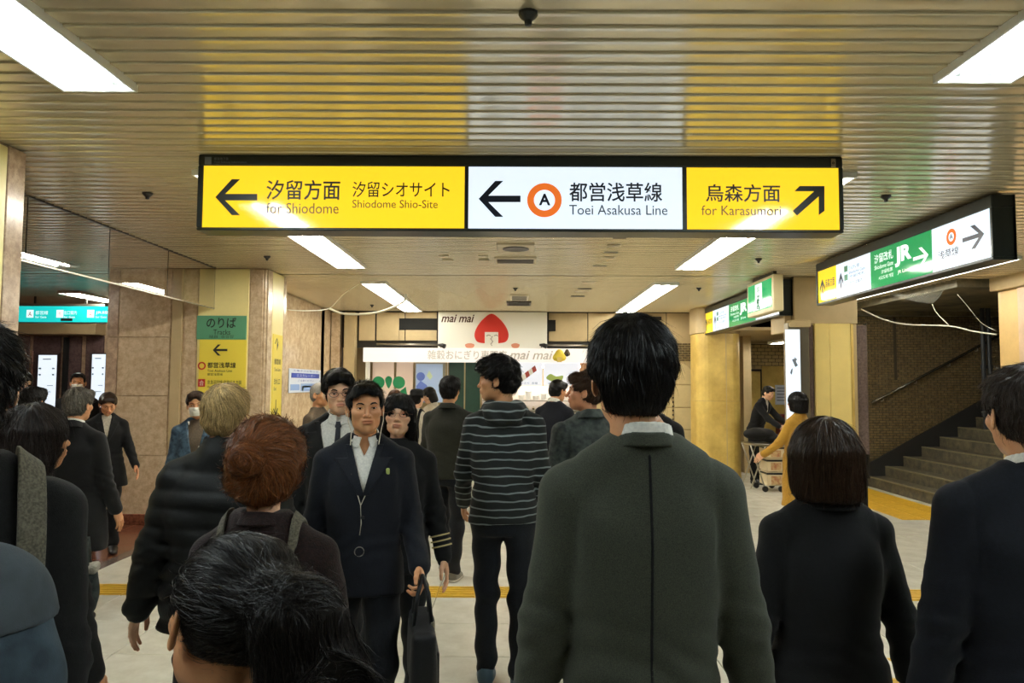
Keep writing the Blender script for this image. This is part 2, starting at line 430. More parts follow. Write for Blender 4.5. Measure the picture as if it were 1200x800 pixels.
# main left pillar with the tracks sign
YF = 8.37
t = pillar('granite_pillar', 'wide beige granite pillar with the green and yellow tracks sign', -4.76, -2.90, YF, 9.05)
def fx(px, y=YF): return P(px, 450, y).x
def panel(name, m, px0, px1, z0=.1, z1=ZC-.012, yo=.012, label=None, b=.004):
    o = bx(name, m, t, fx(px0), fx(px1), YF-yo, YF+.005, z0, z1, b)
    if label: o['label'] = label
    return o
zs = [.1, .78, 1.46, 2.14, ZC-.012]
for i in range(4):
    bx('granite_slab', M_gran2, t, fx(124), fx(136.5), YF-.012, YF, zs[i]+.003, zs[i+1]-.003, .004)
    bx('granite_slab', M_gran, t, fx(137.5), fx(198), YF-.014, YF, zs[i]+.003, zs[i+1]-.003, .004)
panel('corner_strip', M_beige, 200, 212, yo=.03)
panel('granite_slab', M_gran, 214, 229)
panel('granite_slab', M_gran, 291, 306)
panel('cream_panel', M_cream, 230.5, 289.5, yo=.02)
bx('skirting', M_redg, t, -4.78, -2.88, YF-.03, 9.07, 0, .12, .006)
# its right side face
bx('granite_slab', M_gran, t, -2.905, -2.885, YF+.01, YF+.15, .12, ZC-.012, .003)
bx('cream_panel', M_cream, t, -2.905, -2.885, YF+.16, YF+.56, .12, ZC-.012, .003)
bx('granite_slab', M_gran, t, -2.905, -2.885, YF+.57, 9.04, .12, ZC-.012, .003)
M_ye_sign = mat('yellow_sign_vinyl', rgb(244, 222, 84), rough=.3)
M_gr_sign = mat('green_sign_vinyl', rgb(96, 158, 122), rough=.3)
M_ink = mat('dark_ink', rgb(32, 36, 30), rough=.5)
M_red = mat('red_ink', rgb(200, 52, 40), rough=.5)
M_orange = mat('orange_ink', rgb(232, 108, 50), rough=.5)
def pbox(s, x0, x1, y0, y1, m, par, yp, name='lettering', shear=0, bold=0, lift=.002, keep=False, shear_y=0):
    a = P(x0, y1, yp); b = P(x1, y0, yp)
    return text(s, m, par, (a.x, yp, a.z), (1, 0, 0), (0, 0, 1), b.x-a.x, b.z-a.z, name, shear, bold, lift=lift, keep=keep)
def prect(x0, x1, y0, y1, yp, th, name, m, par, b=0, **kw):
    a = P(x0, y1, yp); c = P(x1, y0, yp)
    return bx(name, m, par, a.x, c.x, yp-th, yp, a.z, c.z, b, **kw)
def px_poly(pts, yp, th, name, m, par, **kw):
    mb = MB(); pl = []
    for q in pts: v = P(q[0], q[1], yp); pl.append((v.x, v.z))
    mb.prism(pl, yp-th, yp); return mb.build(name, m, par, fix=True, **kw)
sp = prect(230.5, 289.5, 398, 520, YF-.02, .012, 'yellow_sign_panel', M_ye_sign, t, .003)
sg = prect(230.5, 289.5, 370, 397.5, YF-.02, .012, 'green_sign_panel', M_gr_sign, t, .003)
yp = YF-.034
pbox('のりば', 242, 277, 372, 384, M_ink, sg, yp, bold=.012)
pbox('Tracks', 250, 270, 386, 392, M_ink, sg, yp)
pbox('站台  승강장', 245, 274, 392.5, 396, M_ink, sg, yp)
def arrow_pts(cx, cy, w, h, th, ang=0):
    # arrow pointing left, mitred like the station signs
    pts = [(-.5*w, 0), (-.5*w+.46*h*1.0+.0, -.5*h), (-.5*w+.46*h+th*1.25, -.5*h), (-.5*w+th*1.5, -th*.5), (.5*w, -th*.5), (.5*w, th*.5), (-.5*w+th*1.5, th*.5), (-.5*w+.46*h+th*1.25, .5*h), (-.5*w+.46*h, .5*h)]
    c, s = math.cos(ang), math.sin(ang)
    return [(cx+x*c-y*s, cy+x*s+y*c) for x, y in pts]
px_poly(arrow_pts(258, 410, 17, 13, 2.6), yp, .003, 'arrow', M_ink, sp)
def ring(cx, cy, r0, r1, yp, name, m, par, n=32, th=.002):
    mb = MB(); a = []
    c = P(cx, cy, yp); k = yp/FPX
    vs = []; fs = []
    for i in range(n):
        t_ = 2*PI*i/n
        for r in (r0, r1):
            for yy in (yp, yp-th): vs.append((c.x+r*k*math.cos(t_), yy, c.z+r*k*math.sin(t_)))
    for i in range(n):
        j = (i+1) % n
        fs += [(4*i+1, 4*j+1, 4*j+3, 4*i+3), (4*i+2, 4*i+3, 4*j+3, 4*j+2), (4*i, 4*j, 4*j+1, 4*i+1)]
    return mb.add(vs, fs).build(name, m, par)
ring(236.5, 428.5, 3.1, 4.7, yp, 'line_ring', M_red, sp)
pbox('都営浅草線', 243, 276.5, 424.5, 431, M_ink, sp, yp, bold=.01)
pbox('Toei Asakusa Line', 243, 272, 433, 435.5, M_ink, sp, yp)
pbox('都営浅草线', 243, 261, 437, 440, M_ink, sp, yp)
prect(232, 240.5, 444, 453, yp, .002, 'red_square', M_red, sp)
pbox('合', 233.5, 239, 445.5, 451.5, M_white, sp, yp-.002)
pbox('京急羽田線 空港行き方面', 243, 283, 445.5, 450, M_ink, sp, yp)
pbox('Haneda Airport Terminal', 243, 276, 452, 455, M_ink, sp, yp)
# side face strip signs (small pictograms on cream)
o = bx('yellow_sign_panel', M_ye_sign, t, -2.886, -2.876, YF+.19, YF+.53, .5, 2.2, .002)
for i, (s, z, h) in enumerate([('↑', 2.0, .16), ('都営線', 1.84, .08), ('Toei Line', 1.76, .05), ('改札口', 1.6, .07), ('Exit', 1.53, .04), ('↓', 1.22, .2), ('JR線', 1.06, .08), ('地下鉄', .94, .07), ('出口', .8, .08)]):
    text(s, M_ink, o, (-2.876, YF+.24, z), (0, 1, 0), (0, 0, 1), .22, h, keep=True)

# hanging glass smoke screen between the two left pillars
gx = -3.5
gt = empty('glass_smoke_screen', (gx, 6.7, ZC), 0, 'clear glass smoke screen hanging from the ceiling between the left pillars', 'glass screen')
ed = [4.14, 5.1, 6.15, 7.2, 8.34]
for i in range(4):
    bx('glass_pane', M_glass, gt, gx-.004, gx+.004, ed[i]+.004, ed[i+1]-.004, ZC-.47, ZC-.008)
bx('top_rail', M_trim, gt, gx-.012, gx+.012, 4.14, 8.34, ZC-.012, ZC+.004)
bx('bottom_rail', M_steel, gt, gx-.006, gx+.006, 4.14, 8.34, ZC-.482, ZC-.47)

# side hall at the far left
YL = 12.6
wl = bx('wall_side_hall', M_gran2, None, -14, -3.4, YL, YL+.2, 0, ZC+.05, kind='structure')
hdr = prect(-60, 125, 352, 392, YL, .3, 'header_panel', M_beige, wl)
M_purp = granite('purple_granite', rgb(132, 108, 104), rgb(100, 78, 80), rgb(70, 54, 60), rough=.25, scale=20)
for (a, b) in [(-60, -12), (-11, 36), (37, 72.5), (77, 97), (99, 123)]:
    prect(a, b, 394, 476, YL, .03, 'wall_slab', M_purp, wl, .004)
    prect(a, b, 477, 556, YL, .03, 'wall_slab', M_purp, wl, .004)
M_rose = mat('rose_wall_panel', rgb(176, 130, 112), rough=.4, var=.1)
prect(22, 29, 411, 545, YL-.03, .02, 'rose_panel', M_rose, wl, .003); prect(32, 39.5, 411, 545, YL-.03, .02, 'rose_panel', M_rose, wl, .003)
M_scr = emis('white_backlit_poster', (.83, .92, 1, 1), 1.0)
M_greyi = mat('grey_ink', rgb(120, 128, 140), rough=.5)
M_pframe = mat('dark_poster_frame', rgb(70, 58, 60), rough=.4)
def poster(x0, x1, y0, y1, label):
    q = YL-.06
    e = empty('backlit_poster', P((x0+x1)/2, y1, q), 0, label, 'poster', None)
    prect(x0-1.5, x1+3, y0-1.5, y1+1.5, q+.03, .05, 'frame', M_pframe, e)
    pn = prect(x0, x1, y0, y1, q-.02, .008, 'backlit_face', M_scr, e)
    for (u, v, w_, h_) in [(.3, .07, .4, .015), (.1, .24, .12, .03), (.75, .24, .12, .03), (.1, .36, .1, .03), (.75, .36, .1, .03), (.5, .58, .3, .01), (.2, .7, .5, .01)]:
        a = x0+(x1-x0)*u; b = y0+(y1-y0)*v
        prect(a, a+(x1-x0)*w_, b, b+(y1-y0)*h_, q-.028, .002, 'print_mark', M_greyi, pn)
poster(43, 67, 416, 477, 'white backlit poster on the side hall wall, nearest the left edge')
poster(106, 124, 415, 477, 'white backlit poster on the side hall wall, partly hidden by the granite pillar')
bx('dark_corner_post', M_dark, wl, P(73, 450, YL-.1).x, P(76.5, 450, YL-.1).x, YL-.12, YL, 0, P(75, 395, YL-.1).z)
# cyan sign of the side hall
YC = 11.2
M_cyan = emis('cyan_sign_light', rgb(30, 205, 200), .95); M_wink = emis('white_sign_print', (.85, 1, .98, 1), 1.0)
cs = empty('hanging_sign', P(70, 365, YC), 0, 'cyan backlit hanging sign in the side hall', 'sign')
bodyc = prect(12, 128, 357, 378.5, YC+.12, .12, 'housing', M_steel, cs)
fc = prect(14, 127, 359, 377, YC, .006, 'sign_face', M_cyan, cs)
for (x0, s, x1, sq) in [(31, '都営線', 41.5, 1), (66, '出口案内', 75, 1), (102, 'JR線', 112, 1)]:
    prect(x0, x0+8.5, 363, 372, YC-.006, .002, 'pictogram', M_wink, fc, 0)
    pbox('合' if x0 == 66 else 'A', x0+2, x0+6.5, 365, 370.5, M_red, fc, YC-.008)
    pbox(s, x1, x1+15, 364, 368.5, M_wink, fc, YC-.006); pbox('for Gate', x1, x1+13, 370, 372.5, M_wink, fc, YC-.006)
prect(72, 85, 373, 376, YC-.006, .02, 'clip', M_blk, cs)

bx('hanger_rod', M_trim, cs, P(40, 357, YC+.06).x, P(42, 357, YC+.06).x, YC+.05, YC+.07, P(40, 358, YC+.06).z, ZC+.04)
bx('hanger_rod', M_trim, cs, P(100, 357, YC+.06).x, P(102, 357, YC+.06).x, YC+.05, YC+.07, P(40, 358, YC+.06).z, ZC+.04)
# ================================================================== BIG HANGING SIGN
YS = 4.17
M_frame = mat('sign_frame_dark', rgb(38, 44, 42), rough=.35, metal=.3)
M_sy = emis('yellow_sign_light', rgb(255, 214, 40), SIGN*1.02)
M_sw = emis('white_sign_light', (.80, .90, 1.0, 1), SIGN*1.0)
M_sg = emis('green_sign_light', rgb(28, 148, 84), SIGN*1.0)
M_tblk = mat('black_lettering', rgb(22, 20, 12), rough=.4)
M_tnavy = mat('navy_lettering', rgb(20, 30, 52), rough=.4)
M_tbrown = mat('olive_lettering', rgb(120, 96, 30), rough=.4)
M_tgrey = mat('slate_lettering', rgb(70, 84, 100), rough=.4)
M_ring = emis('orange_ring', rgb(246, 120, 44), .8)
M_lw = emis('white_lettering', (.9, 1, .95, 1), 1.0)
bs = empty('hanging_sign', P(610, 228, YS), 0, 'long black framed hanging sign with two yellow panels and a white one', 'sign')
def zz(py, Y=YS): return P(605, py, Y).z
zt, zb = zz(183), zz(271.5)
x0, x1 = P(232, 228, YS).x, P(987.5, 228, YS).x
z0, z1 = zz(268), zz(195.5)
Y0, Y1 = YS, YS+.16
fr = MB()
fr.bbox(x0, x1, Y0-.012, Y1, z1, zt, .006); fr.bbox(x0, x1, Y0-.012, Y1, zb, z0, .006)
xa = P(238, 228, YS).x; xb = P(983, 228, YS).x
fr.bbox(x0, xa, Y0-.012, Y1, z0, z1, .004); fr.bbox(xb, x1, Y0-.012, Y1, z0, z1, .004)
fr.box(xa, xb, Y1-.02, Y1, z0, z1)
fr.build('frame', M_frame, bs)
def bpanel(a, b, m, nm):
    return bx(nm, m, bs, P(a, 228, YS).x, P(b, 228, YS).x, Y0, Y0+.01, z0, z1)
p1 = bpanel(238, 544.5, M_sy, 'yellow_panel'); p2 = bpanel(549, 799.5, M_sw, 'white_panel'); p3 = bpanel(804.5, 983, M_sy, 'yellow_panel')
for (a, b) in ((544.5, 549), (799.5, 804.5)): bx('divider', M_frame, bs, P(a, 228, YS).x, P(b, 228, YS).x, Y0-.008, Y0+.01, z0, z1)
yp = YS-.001
def barrow(cx, cy, par, m, rot=0, w_=49, h_=42, th=7.5):
    px_poly(arrow_pts(cx, cy, w_, h_, th, rot), yp, .002, 'arrow', m, par)
barrow(277, 231, p1, M_tblk); barrow(585.5, 233, p2, M_tnavy)
px_poly([(966, 218), (966, 247), (959.5, 252), (959.5, 230), (934, 252.5), (929, 247), (954, 224), (931, 224), (937, 218)], yp, .002, 'arrow', M_tblk, p3)
pbox('汐留方面', 312, 399, 211, 234, M_tblk, p1, yp, bold=.012)
pbox('for Shiodome', 312, 397, 238, 250, M_tbrown, p1, yp)
pbox('汐留シオサイト', 413, 527, 213, 231, M_tblk, p1, yp, bold=.006)
pbox('Shiodome Shio-Site', 413, 513, 234.5, 243.5, M_tbrown, p1, yp)
ring(638, 234.5, 12.5, 20.5, yp, 'line_ring', M_ring, p2, 40)
pbox('A', 631.5, 645, 227, 240.5, M_tnavy, p2, yp, bold=.03)
pbox('都営浅草線', 667, 776, 214, 236, M_tnavy, p2, yp, bold=.012)
pbox('Toei Asakusa Line', 667, 782, 240.5, 251.5, M_tgrey, p2, yp)
pbox('烏森方面', 827, 914, 216, 236.5, M_tblk, p3, yp, bold=.012)
pbox('for Karasumori', 822, 915, 241, 252, M_tbrown, p3, yp)
prect(240, 248, 184, 192.5, YS-.012, .002, 'small_emblem', M_greyi, bs)
pbox('都営地下鉄', 251, 268, 184.5, 187.5, M_greyi, bs, YS-.012); pbox('Toei Subway Information', 251, 289, 189, 191.5, M_greyi, bs, YS-.012)
prect(974, 979, 186, 196, YS-.012, .004, 'lock_plate', M_steel, bs, .001)
ring(976.5, 191, .7, 1.5, YS-.016, 'lock_ring', M_blk, bs, 16)

# ================================================================== SIGNS RUNNING AWAY ON THE RIGHT
def side_sign(X, pxn, pxf, pyt, pyb_in, label, far=False):
    """X plane; pxn/pxf pixel columns of the near and far end"""
    yn = PX(pxn, 300, X).y; yf = PX(pxf, 300, X).y
    zt = ZC-.03; zb = 2.475
    e = empty('hanging_sign', (X+.07, (yn+yf)/2, zt), 0, label, 'sign')
    mb = MB(); mb.bbox(X-.012, X+.15, yn, yf, zt-.085, zt, .006); mb.bbox(X-.012, X+.15, yn, yf, zb, zb+.022, .004)
    mb.bbox(X-.012, X+.15, yn, yn+.025, zb+.022, zt-.085, .003); mb.bbox(X-.012, X+.15, yf-.025, yf, zb+.022, zt-.085, .003); mb.box(X+.13, X+.15, yn, yf, zb, zt)
    mb.build('frame', M_frame, e)
    a0 = zb+.022; a1 = zt-.085; L = yf-yn-.05; ys = yf-.025
    out = []
    pos = 0
    for fr_, m, nm in ((.155, M_sy, 'yellow_panel'), (.25, M_sw, 'white_panel'), (.345, M_sg, 'green_panel'), (.25, M_sw, 'white_panel')):
        out.append((bx(nm, m, e, X, X+.01, ys-(pos+fr_)*L+.006, ys-pos*L-.002, a0, a1), ys-pos*L, fr_*L)); pos += fr_
    H = a1-a0
    def st(i, s, u, v, w_, h_, m, bold=0, name='lettering'):
        o, y0, L_ = out[i]
        return text(s, m, o, (X-.001, y0-u*L_, a0+v*H), (0, -1, 0), (0, 0, 1), w_*L_, h_*H, name, bold=bold)
    def sa(i, u, v, w_, h_, m, kind):
        o, y0, L_ = out[i]; mb = MB()
        pts = arrow_pts(0, 0, 1, .9, .16)
        if kind == 'up': pts = [(b_, -a_) for a_, b_ in pts]
        else: pts = [(-a_, b_) for a_, b_ in pts]
        mb.prism([(y0-(u+a_*w_)*L_, a0+(v+b_*h_)*H) for a_, b_ in pts], X-.003, X-.001, 'yz'); mb.build('arrow', m, o, fix=True)
    sa(0, .25, .42, .3, .6, M_tblk, 'up'); st(0, '烏森方面', .42, .42, .5, .26, M_tblk, .01)
    sa(1, .15, .42, .16, .62, M_tnavy, 'up')
    for v in (.7, .45):
        o, y0, L_ = out[1]; bx('pictogram', M_gr_sign, o, X-.003, X-.001, y0-.36*L_, y0-.26*L_, a0+v*H, a0+(v+.17)*H)
    st(1, 'りんかい線', .4, .72, .3, .12, M_tgrey); st(1, 'Shiodome Gate', .4, .6, .46, .08, M_tgrey); st(1, '汐留改札', .4, .48, .46, .08, M_tgrey)
    st(1, 'トイレ', .25, .24, .14, .14, M_tgrey); st(1, 'のりば案内', .42, .28, .36, .11, M_tgrey); st(1, '汐留', .25, .08, .16, .1, M_tgrey)
    st(2, '汐留改札', .08, .64, .33, .24, M_lw, .01); st(2, 'Shiodome Gate', .08, .48, .33, .11, M_lw); st(2, '汐留检票', .2, .33, .2, .1, M_lw); st(2, '시오도메 개찰', .15, .18, .26, .1, M_lw)
    st(2, 'JR', .44, .38, .27, .5, M_lw, .05, 'rail_logo'); st(2, 'JR Line', .48, .18, .18, .11, M_lw)
    sa(2, .84, .45, .22, .5, M_lw, 'right')
    # ring with A, line name, arrow
    o, y0, L_ = out[3]
    n = 28; vs = []; fs = []; c = (y0-.36*L_, a0+.68*H); 
    for k in range(n):
        an = 2*PI*k/n
        for r in (.11*H*.9, .2*H*.9): vs.append((X-.002, c[0]+r*math.cos(an), c[1]+r*math.sin(an)))
    for k in range(n): j = (k+1) % n; fs.append((2*k, 2*k+1, 2*j+1, 2*j))
    mesh_obj('line_ring', vs, fs, M_ring, o)
    st(3, 'A', .33, .63, .06, .11, M_tnavy, .02)
    sa(3, .72, .52, .34, .55, M_tnavy, 'right'); st(3, '浅草線', .12, .24, .36, .2, M_tnavy, .01); st(3, 'Asakusa Line', .12, .08, .36, .07, M_tgrey)
    return e
side_sign(3.22, 1166, 957, 0, 0, 'long angled hanging sign with a green panel, over the stairs at the right')
side_sign(3.22, 913.5, 824, 0, 0, 'smaller looking hanging sign far off, behind the green exit sign')
# exit sign
X = 2.94; yn = PX(906, 340, X).y; yf = PX(875.5, 340, X).y
es = empty('exit_sign', (X+.06, (yn+yf)/2, ZC-.03), 0, 'square green backlit exit sign in a cream housing', 'sign')
zb, zt = 2.475, ZC-.05
mb = MB(); mb.bbox(X, X+.12, yn, yf, zb, zt, .01); hs = mb.build('housing', mat('cream_housing', rgb(226, 212, 168), rough=.4), es)
bx('hanger', M_trim, es, X+.04, X+.08, yn+.1, yf-.1, zt, ZC+.005)
M_eg = emis('exit_green', rgb(18, 172, 104), 1.0)
fc = bx('sign_face', M_eg, es, X-.004, X+.001, yn+.05, yf-.05, zb+.05, zt-.04)
yc = (yn+yf)/2+.02; ww = (yf-yn)*.13
bx('white_band', M_lw, fc, X-.007, X-.004, yc-ww, yc+ww, zb+.06, zt-.05)
M_tgreen = mat('green_lettering', rgb(20, 120, 80), rough=.5)
for k, s in enumerate('非常口'): text(s, M_tgreen, fc, (X-.008, yc+.05, zt-.16-.1*k), (0, -1, 0), (0, 0, 1), .1, .08)
mb = MB()                       # running figure of the exit pictogram
def seg2(a, b, r):
    mb.tube([(X-.009, yc-a[0], zb+a[1]), (X-.009, yc-b[0], zb+b[1])], r, 6, flat=.3)
seg2((0, .19), (-.01, .12), .016); seg2((-.01, .12), (.04, .09), .011); seg2((.04, .09), (.04, .06), .01); seg2((-.01, .12), (-.05, .08), .011); seg2((0, .18), (.05, .16), .008); seg2((0, .18), (-.05, .15), .008)
mb.tube([(X-.010, yc-.01, zb+.215), (X-.009, yc-.01, zb+.216)], .016, 10)
mb.build('running_figure_pictogram', M_tgreen, fc)

# ================================================================== RIGHT HAND PILLARS
# round-cornered far pillar A
YA = 12.3
xa, xb = P(819, 500, YA).x, P(872, 500, YA).x
t = empty('yellow_pillar', ((xa+xb)/2, YA+.3, 0), 0, 'broad yellow painted pillar with rounded corners beside the cart', 'pillar')
def round_box(x0, x1, y0, y1, r, n=6):
    pts = []
    for (cx, cy, a0) in ((x1-r, y0+r, -PI/2), (x1-r, y1-r, 0), (x0+r, y1-r, PI/2), (x0+r, y0+r, PI)):
        for k in range(n+1): a = a0+PI/2*k/n; pts.append((cx+r*math.cos(a), cy+r*math.sin(a)))
    return pts
mb = MB(); mb.prism(round_box(xa, xb, YA, YA+.75, .22), 0, 1.35, 'xy'); o = mb.build('lower_cladding', M_yel, t, fix=True)
mb = MB(); mb.prism(round_box(xa+.004, xb-.004, YA+.004, YA+.75, .22), 1.355, 2.5, 'xy'); mb.build('upper_cladding', M_yel, t, fix=True)
mb = MB(); mb.prism(round_box(xa-.01, xb+.01, YA-.01, YA+.76, .22), 2.51, ZC, 'xy'); mb.build('capital', M_beige, t, fix=True)
xm = xa+(xb-xa)*.62; bx('seam_strip', M_beige, t, xm-.006, xm+.006, YA-.004, YA+.02, .02, 2.5)
# pillar B
M_amber = mat('amber_cream_panel', rgb(253, 228, 146), rough=.35, var=.08, vscale=4)
YB = 8.75
t = empty('clad_pillar', (P(972, 500, YB).x, YB+.35, 0), 0, 'square pillar with yellow front panels and brown granite wings', 'pillar')
def rb(nm, a, b, m, z0, z1, y0=0, y1=.7, bev=.006): return bx(nm, m, t, P(a, 450, YB).x, P(b, 450, YB).x, YB+y0, YB+y1, z0, z1, bev)
zc_ = P(970, 379, YB).z
rb('upper_core', 934, 1009, M_beige, zc_+.004, ZC, .05, .75)
rb('upper_core_post', 925, 933, M_beige, zc_-.1, ZC, .12, .6)
rb('core', 946, 1008, M_beige, 0, zc_, .06, .7)
rb('granite_wing', 944, 955, M_brown, .02, P(950, 380, YB).z, .02, .7)
rb('yellow_panel', 956, 973, M_amber, .02, zc_, 0, .06); rb('yellow_panel', 973.4, 998, M_amber, .02, zc_, 0, .06)
mb = MB(); xx0 = P(998.4, 450, YB).x; xx1 = P(1008, 450, YB).x
mb.prism([(xx0, YB), (xx1, YB+.10), (xx1, YB+.5), (xx0, YB+.5)], .02, zc_, 'xy'); mb.build('angled_yellow_panel', M_yel, t, fix=True)
rb('granite_wing', 1009.5, 1023, M_brown, P(1015, 531, YB+.3).z, P(1015, 380, YB).z, .12, .7)
rb('dark_base', 1010, 1022, M_dark, 0, P(1015, 531, YB+.3).z, .16, .66)
bx('cable_pipe', M_trim, t, P(1024.4, 450, YB).x, P(1026.5, 450, YB).x, YB+.2, YB+.24, .5, 2.4)
# light box advert
lb = empty('light_box', P(930, 600, 8.5), 0, 'tall narrow white light box advert on the left of the clad pillar', 'light box')
YQ = 8.55
prect(922, 943, 379, 600, YQ+.12, .12, 'case', M_steel, lb, .006)
prect(921, 945, 376, 384, YQ+.10, .14, 'cap', M_beige, lb, .01)
bx('foot', M_steel, lb, P(924, 450, YQ).x, P(941, 450, YQ).x, YQ+.01, YQ+.11, 0, .14)
fc = prect(923.5, 937, 386, 596, YQ, .006, 'lit_face', M_scr, lb)
for (pts) in [[(928, 421), (931, 420), (935, 428), (932, 430)], [(931, 418), (934, 421), (932, 424)], [(927, 433), (929, 431), (928, 439), (926, 437)], [(925, 490), (936, 488), (935, 495), (926, 497)]]:
    px_poly(pts, YQ-.006, .002, 'print_mark', M_greyi, fc)
# right foreground pillar C
YCc = 8.2
xa = P(1170, 450, YCc+.68).x
t = empty('plaster_pillar', (xa+.5, YCc+.3, 0), 0, 'tan pillar at the right edge of the frame beside the stairs', 'pillar')
M_tan = mat('tan_plaster', rgb(206, 172, 110), rough=.5, var=.18, vscale=3, bump=.08)
M_tan2 = mat('worn_pink_plaster', rgb(206, 176, 146), rough=.6, var=.2, vscale=6)
bx('body', M_tan, t, xa+.04, xa+1.0, YCc, YCc+.7, .02, P(1180, 333, YCc).z, .01)
bx('worn_edge', M_tan2, t, xa, xa+.05, YCc-.004, YCc+.3, .02, P(1180, 333, YCc).z, .006)
bx('head_beam', M_beige, t, xa-.03, xa+1.2, YCc-.04, YCc+.75, P(1180, 332, YCc).z, ZC+.01, .01)

# ================================================================== STAIRS
M_conc = mat('dark_worn_stone', rgb(92, 84, 60), rough=.7, col2=rgb(52, 48, 38), vscale=9, bump=.15)
M_nose = mat('step_nosing', rgb(118, 108, 78), rough=.6, var=.3, vscale=20)
M_brick = mat('glazed_tan_brick', rgb(128, 110, 74), rough=.3, col2=rgb(84, 72, 50), vscale=18)
M_mortar = mat('mortar', rgb(60, 54, 42), rough=.9)
XS, YWL = 5.72, 12.1
st_ = empty('staircase', (XS, 10.5, 0), 0, 'dark stone staircase climbing to the right along the brick wall', 'stairs', kind='structure')
for k in range(15):
    x = XS+.30*k; z = .16*(k+1)
    mb = MB(); mb.bbox(x, x+(.34 if k < 14 else 1.5), 8.92, YWL-.14, max(0, z-.5), z, .008); s_ = mb.build('step', M_conc, st_)
    mb = MB(); mb.bbox(x-.006, x+.05, 8.93, YWL-.15, z-.012, z+.004, .003); mb.build('nosing', M_nose, s_)
mb = MB(); mb.prism([(XS-.35, .0), (XS-.35, .14), (XS+4.6, .14+.16/.30*4.95+.12), (XS+4.6, 0)], YWL-.14, YWL-.1, 'xz'); mb.build('stringer', M_dark, st_, fix=True)
# brick wall behind the stairs: real little bricks
wr = bx('wall_stairs', M_mortar, None, 4.98, 9.4, YWL, YWL+.2, 0, 3.6, kind='structure')
def bricks(par, x0, x1, z0, z1, y, bw=.108, bh=.042, g=.008, m=M_brick, skip=None):
    vs = []; fs = []; row = 0; z = z0
    r = random.Random(5)
    while z < z1:
        x = x0-(bw/2 if row % 2 else 0)
        while x < x1:
            a, b = max(x, x0), min(x+bw-g, x1)
            if b-a > .02 and not (skip and skip(a, z)):
                d = r.uniform(.004, .010); n = len(vs)
                vs += [(a, y, z), (b, y, z), (b, y, z+bh-g), (a, y, z+bh-g), (a+.003, y-d, z+.003), (b-.003, y-d, z+.003), (b-.003, y-d, z+bh-g-.003), (a+.003, y-d, z+bh-g-.003)]
                fs += [(n+4, n+5, n+6, n+7), (n, n+1, n+5, n+4), (n+1, n+2, n+6, n+5), (n+2, n+3, n+7, n+6), (n+3, n, n+4, n+7)]
            x += bw
        z += bh; row += 1
    return mesh_obj('brickwork', vs, fs, m, par)
o = bricks(wr, 5.0, 9.3, .05, 3.5, YWL, skip=lambda x, z: z < (x-XS)*.533-.1); o['kind'] = 'stuff'
bx('door_frame_strip', M_mortar, wr, P(1048, 450, YWL).x, P(1051, 450, YWL).x, YWL-.02, YWL, P(1050, 445, YWL).z, P(1050, 372, YWL).z)
# soffit over the stairs, stained
M_stain = mat('water_stained_soffit', rgb(120, 110, 84), rough=.7, col2=rgb(48, 48, 36), vscale=2.2)
bx('stair_soffit', M_stain, wr, 5.45, 9.0, 8.95, YWL, ZC-.10, ZC+.02)
bx('stair_bulkhead', M_stain, wr, 4.98, 9.2, YWL-.22, YWL, P(1050, 371, YWL).z, ZC, 0)
# hand rail
rl = empty('handrail', P(1030, 465, YWL-.1), 0, 'steel handrail rising along the brick stair wall', 'handrail')
a = P(1022, 472, YWL-.08); b = P(1152, 403, YWL-.08)
mb = MB(); mb.tube([a, a+(b-a)*.5, b, b+(b-a)*.3], .022, 10); mb.build('rail', mat('dark_handrail', rgb(96, 92, 84), rough=.25, metal=.8), rl, smooth=True)
for u in (.1, .4, .7, .95):
    p = a+(b-a)*u; mb = MB(); mb.tube([p, p+Vector((0, 0, -.06)), p+Vector((0, .08, -.07))], .008, 6); mb.build('bracket', M_steel, rl)
# dark steel posts at the stair head
for (a_, b_, lab) in [(1151, 1156, 'left one of the two dark steel pipes beside the stair wall'), (1158, 1163, 'right one of the two dark steel pipes beside the stair wall')]:
    pa = P(a_, 450, 11.3); pb = P(b_, 450, 11.3); mb = MB()
    zt_ = 2.84
    mb.lathe(((pa.x+pb.x)/2, 11.3, 0), [((pb.x-pa.x)/2, .7), ((pb.x-pa.x)/2, zt_)], 14)
    mb.lathe(((pa.x+pb.x)/2, 11.3, 0), [((pb.x-pa.x)/2+.012, 1.9), ((pb.x-pa.x)/2+.012, 1.96)], 14)
    o = mb.build('drain_pipe', mat('dark_blue_steel', rgb(52, 56, 60), rough=.4, metal=.5), None, fix=True, smooth=False); tag(o, lab, 'pipe', 'drain pipes beside the stairs')

# drip hoses and the plastic sheet that catches the leak
M_hose = mat('white_vinyl_hose', rgb(226, 224, 204), rough=.4)
def hose(pts, r, label, n=24, name='drip_hose'):
    # catmull-rom through 3d points
    pts = [Vector(p) for p in pts]; q = [pts[0]]+pts+[pts[-1]]; out = []
    for i in range(1, len(q)-2):
        for k in range(n//(len(pts)-1)+1):
            u = k/(n//(len(pts)-1)+1); a, b, c, d = q[i-1], q[i], q[i+1], q[i+2]
            out.append(.5*((2*b)+(c-a)*u+(2*a-5*b+4*c-d)*u*u+(3*b-a-3*c+d)*u**3))
    out.append(pts[-1]); mb = MB(); mb.tube(out, r, 7); o = mb.build(name, M_hose, None, smooth=True); tag(o, label, 'hose', 'white drip hoses'); return o
Yh = 8.5
hose([P(1009, 362, 8.9), P(1035, 374, 8.8), P(1062, 380, 8.7), P(1112, 382, 8.5), P(1140, 388, 8.3), P(1168, 392, 8.15)], .008, 'white drip hose sagging from the clad pillar to the tan pillar')
hose([P(1092, 356, 8.55), P(1098, 367, 8.55), P(1112, 381, 8.5)], .005, 'thin white hose hanging from the tip of the plastic sheet')
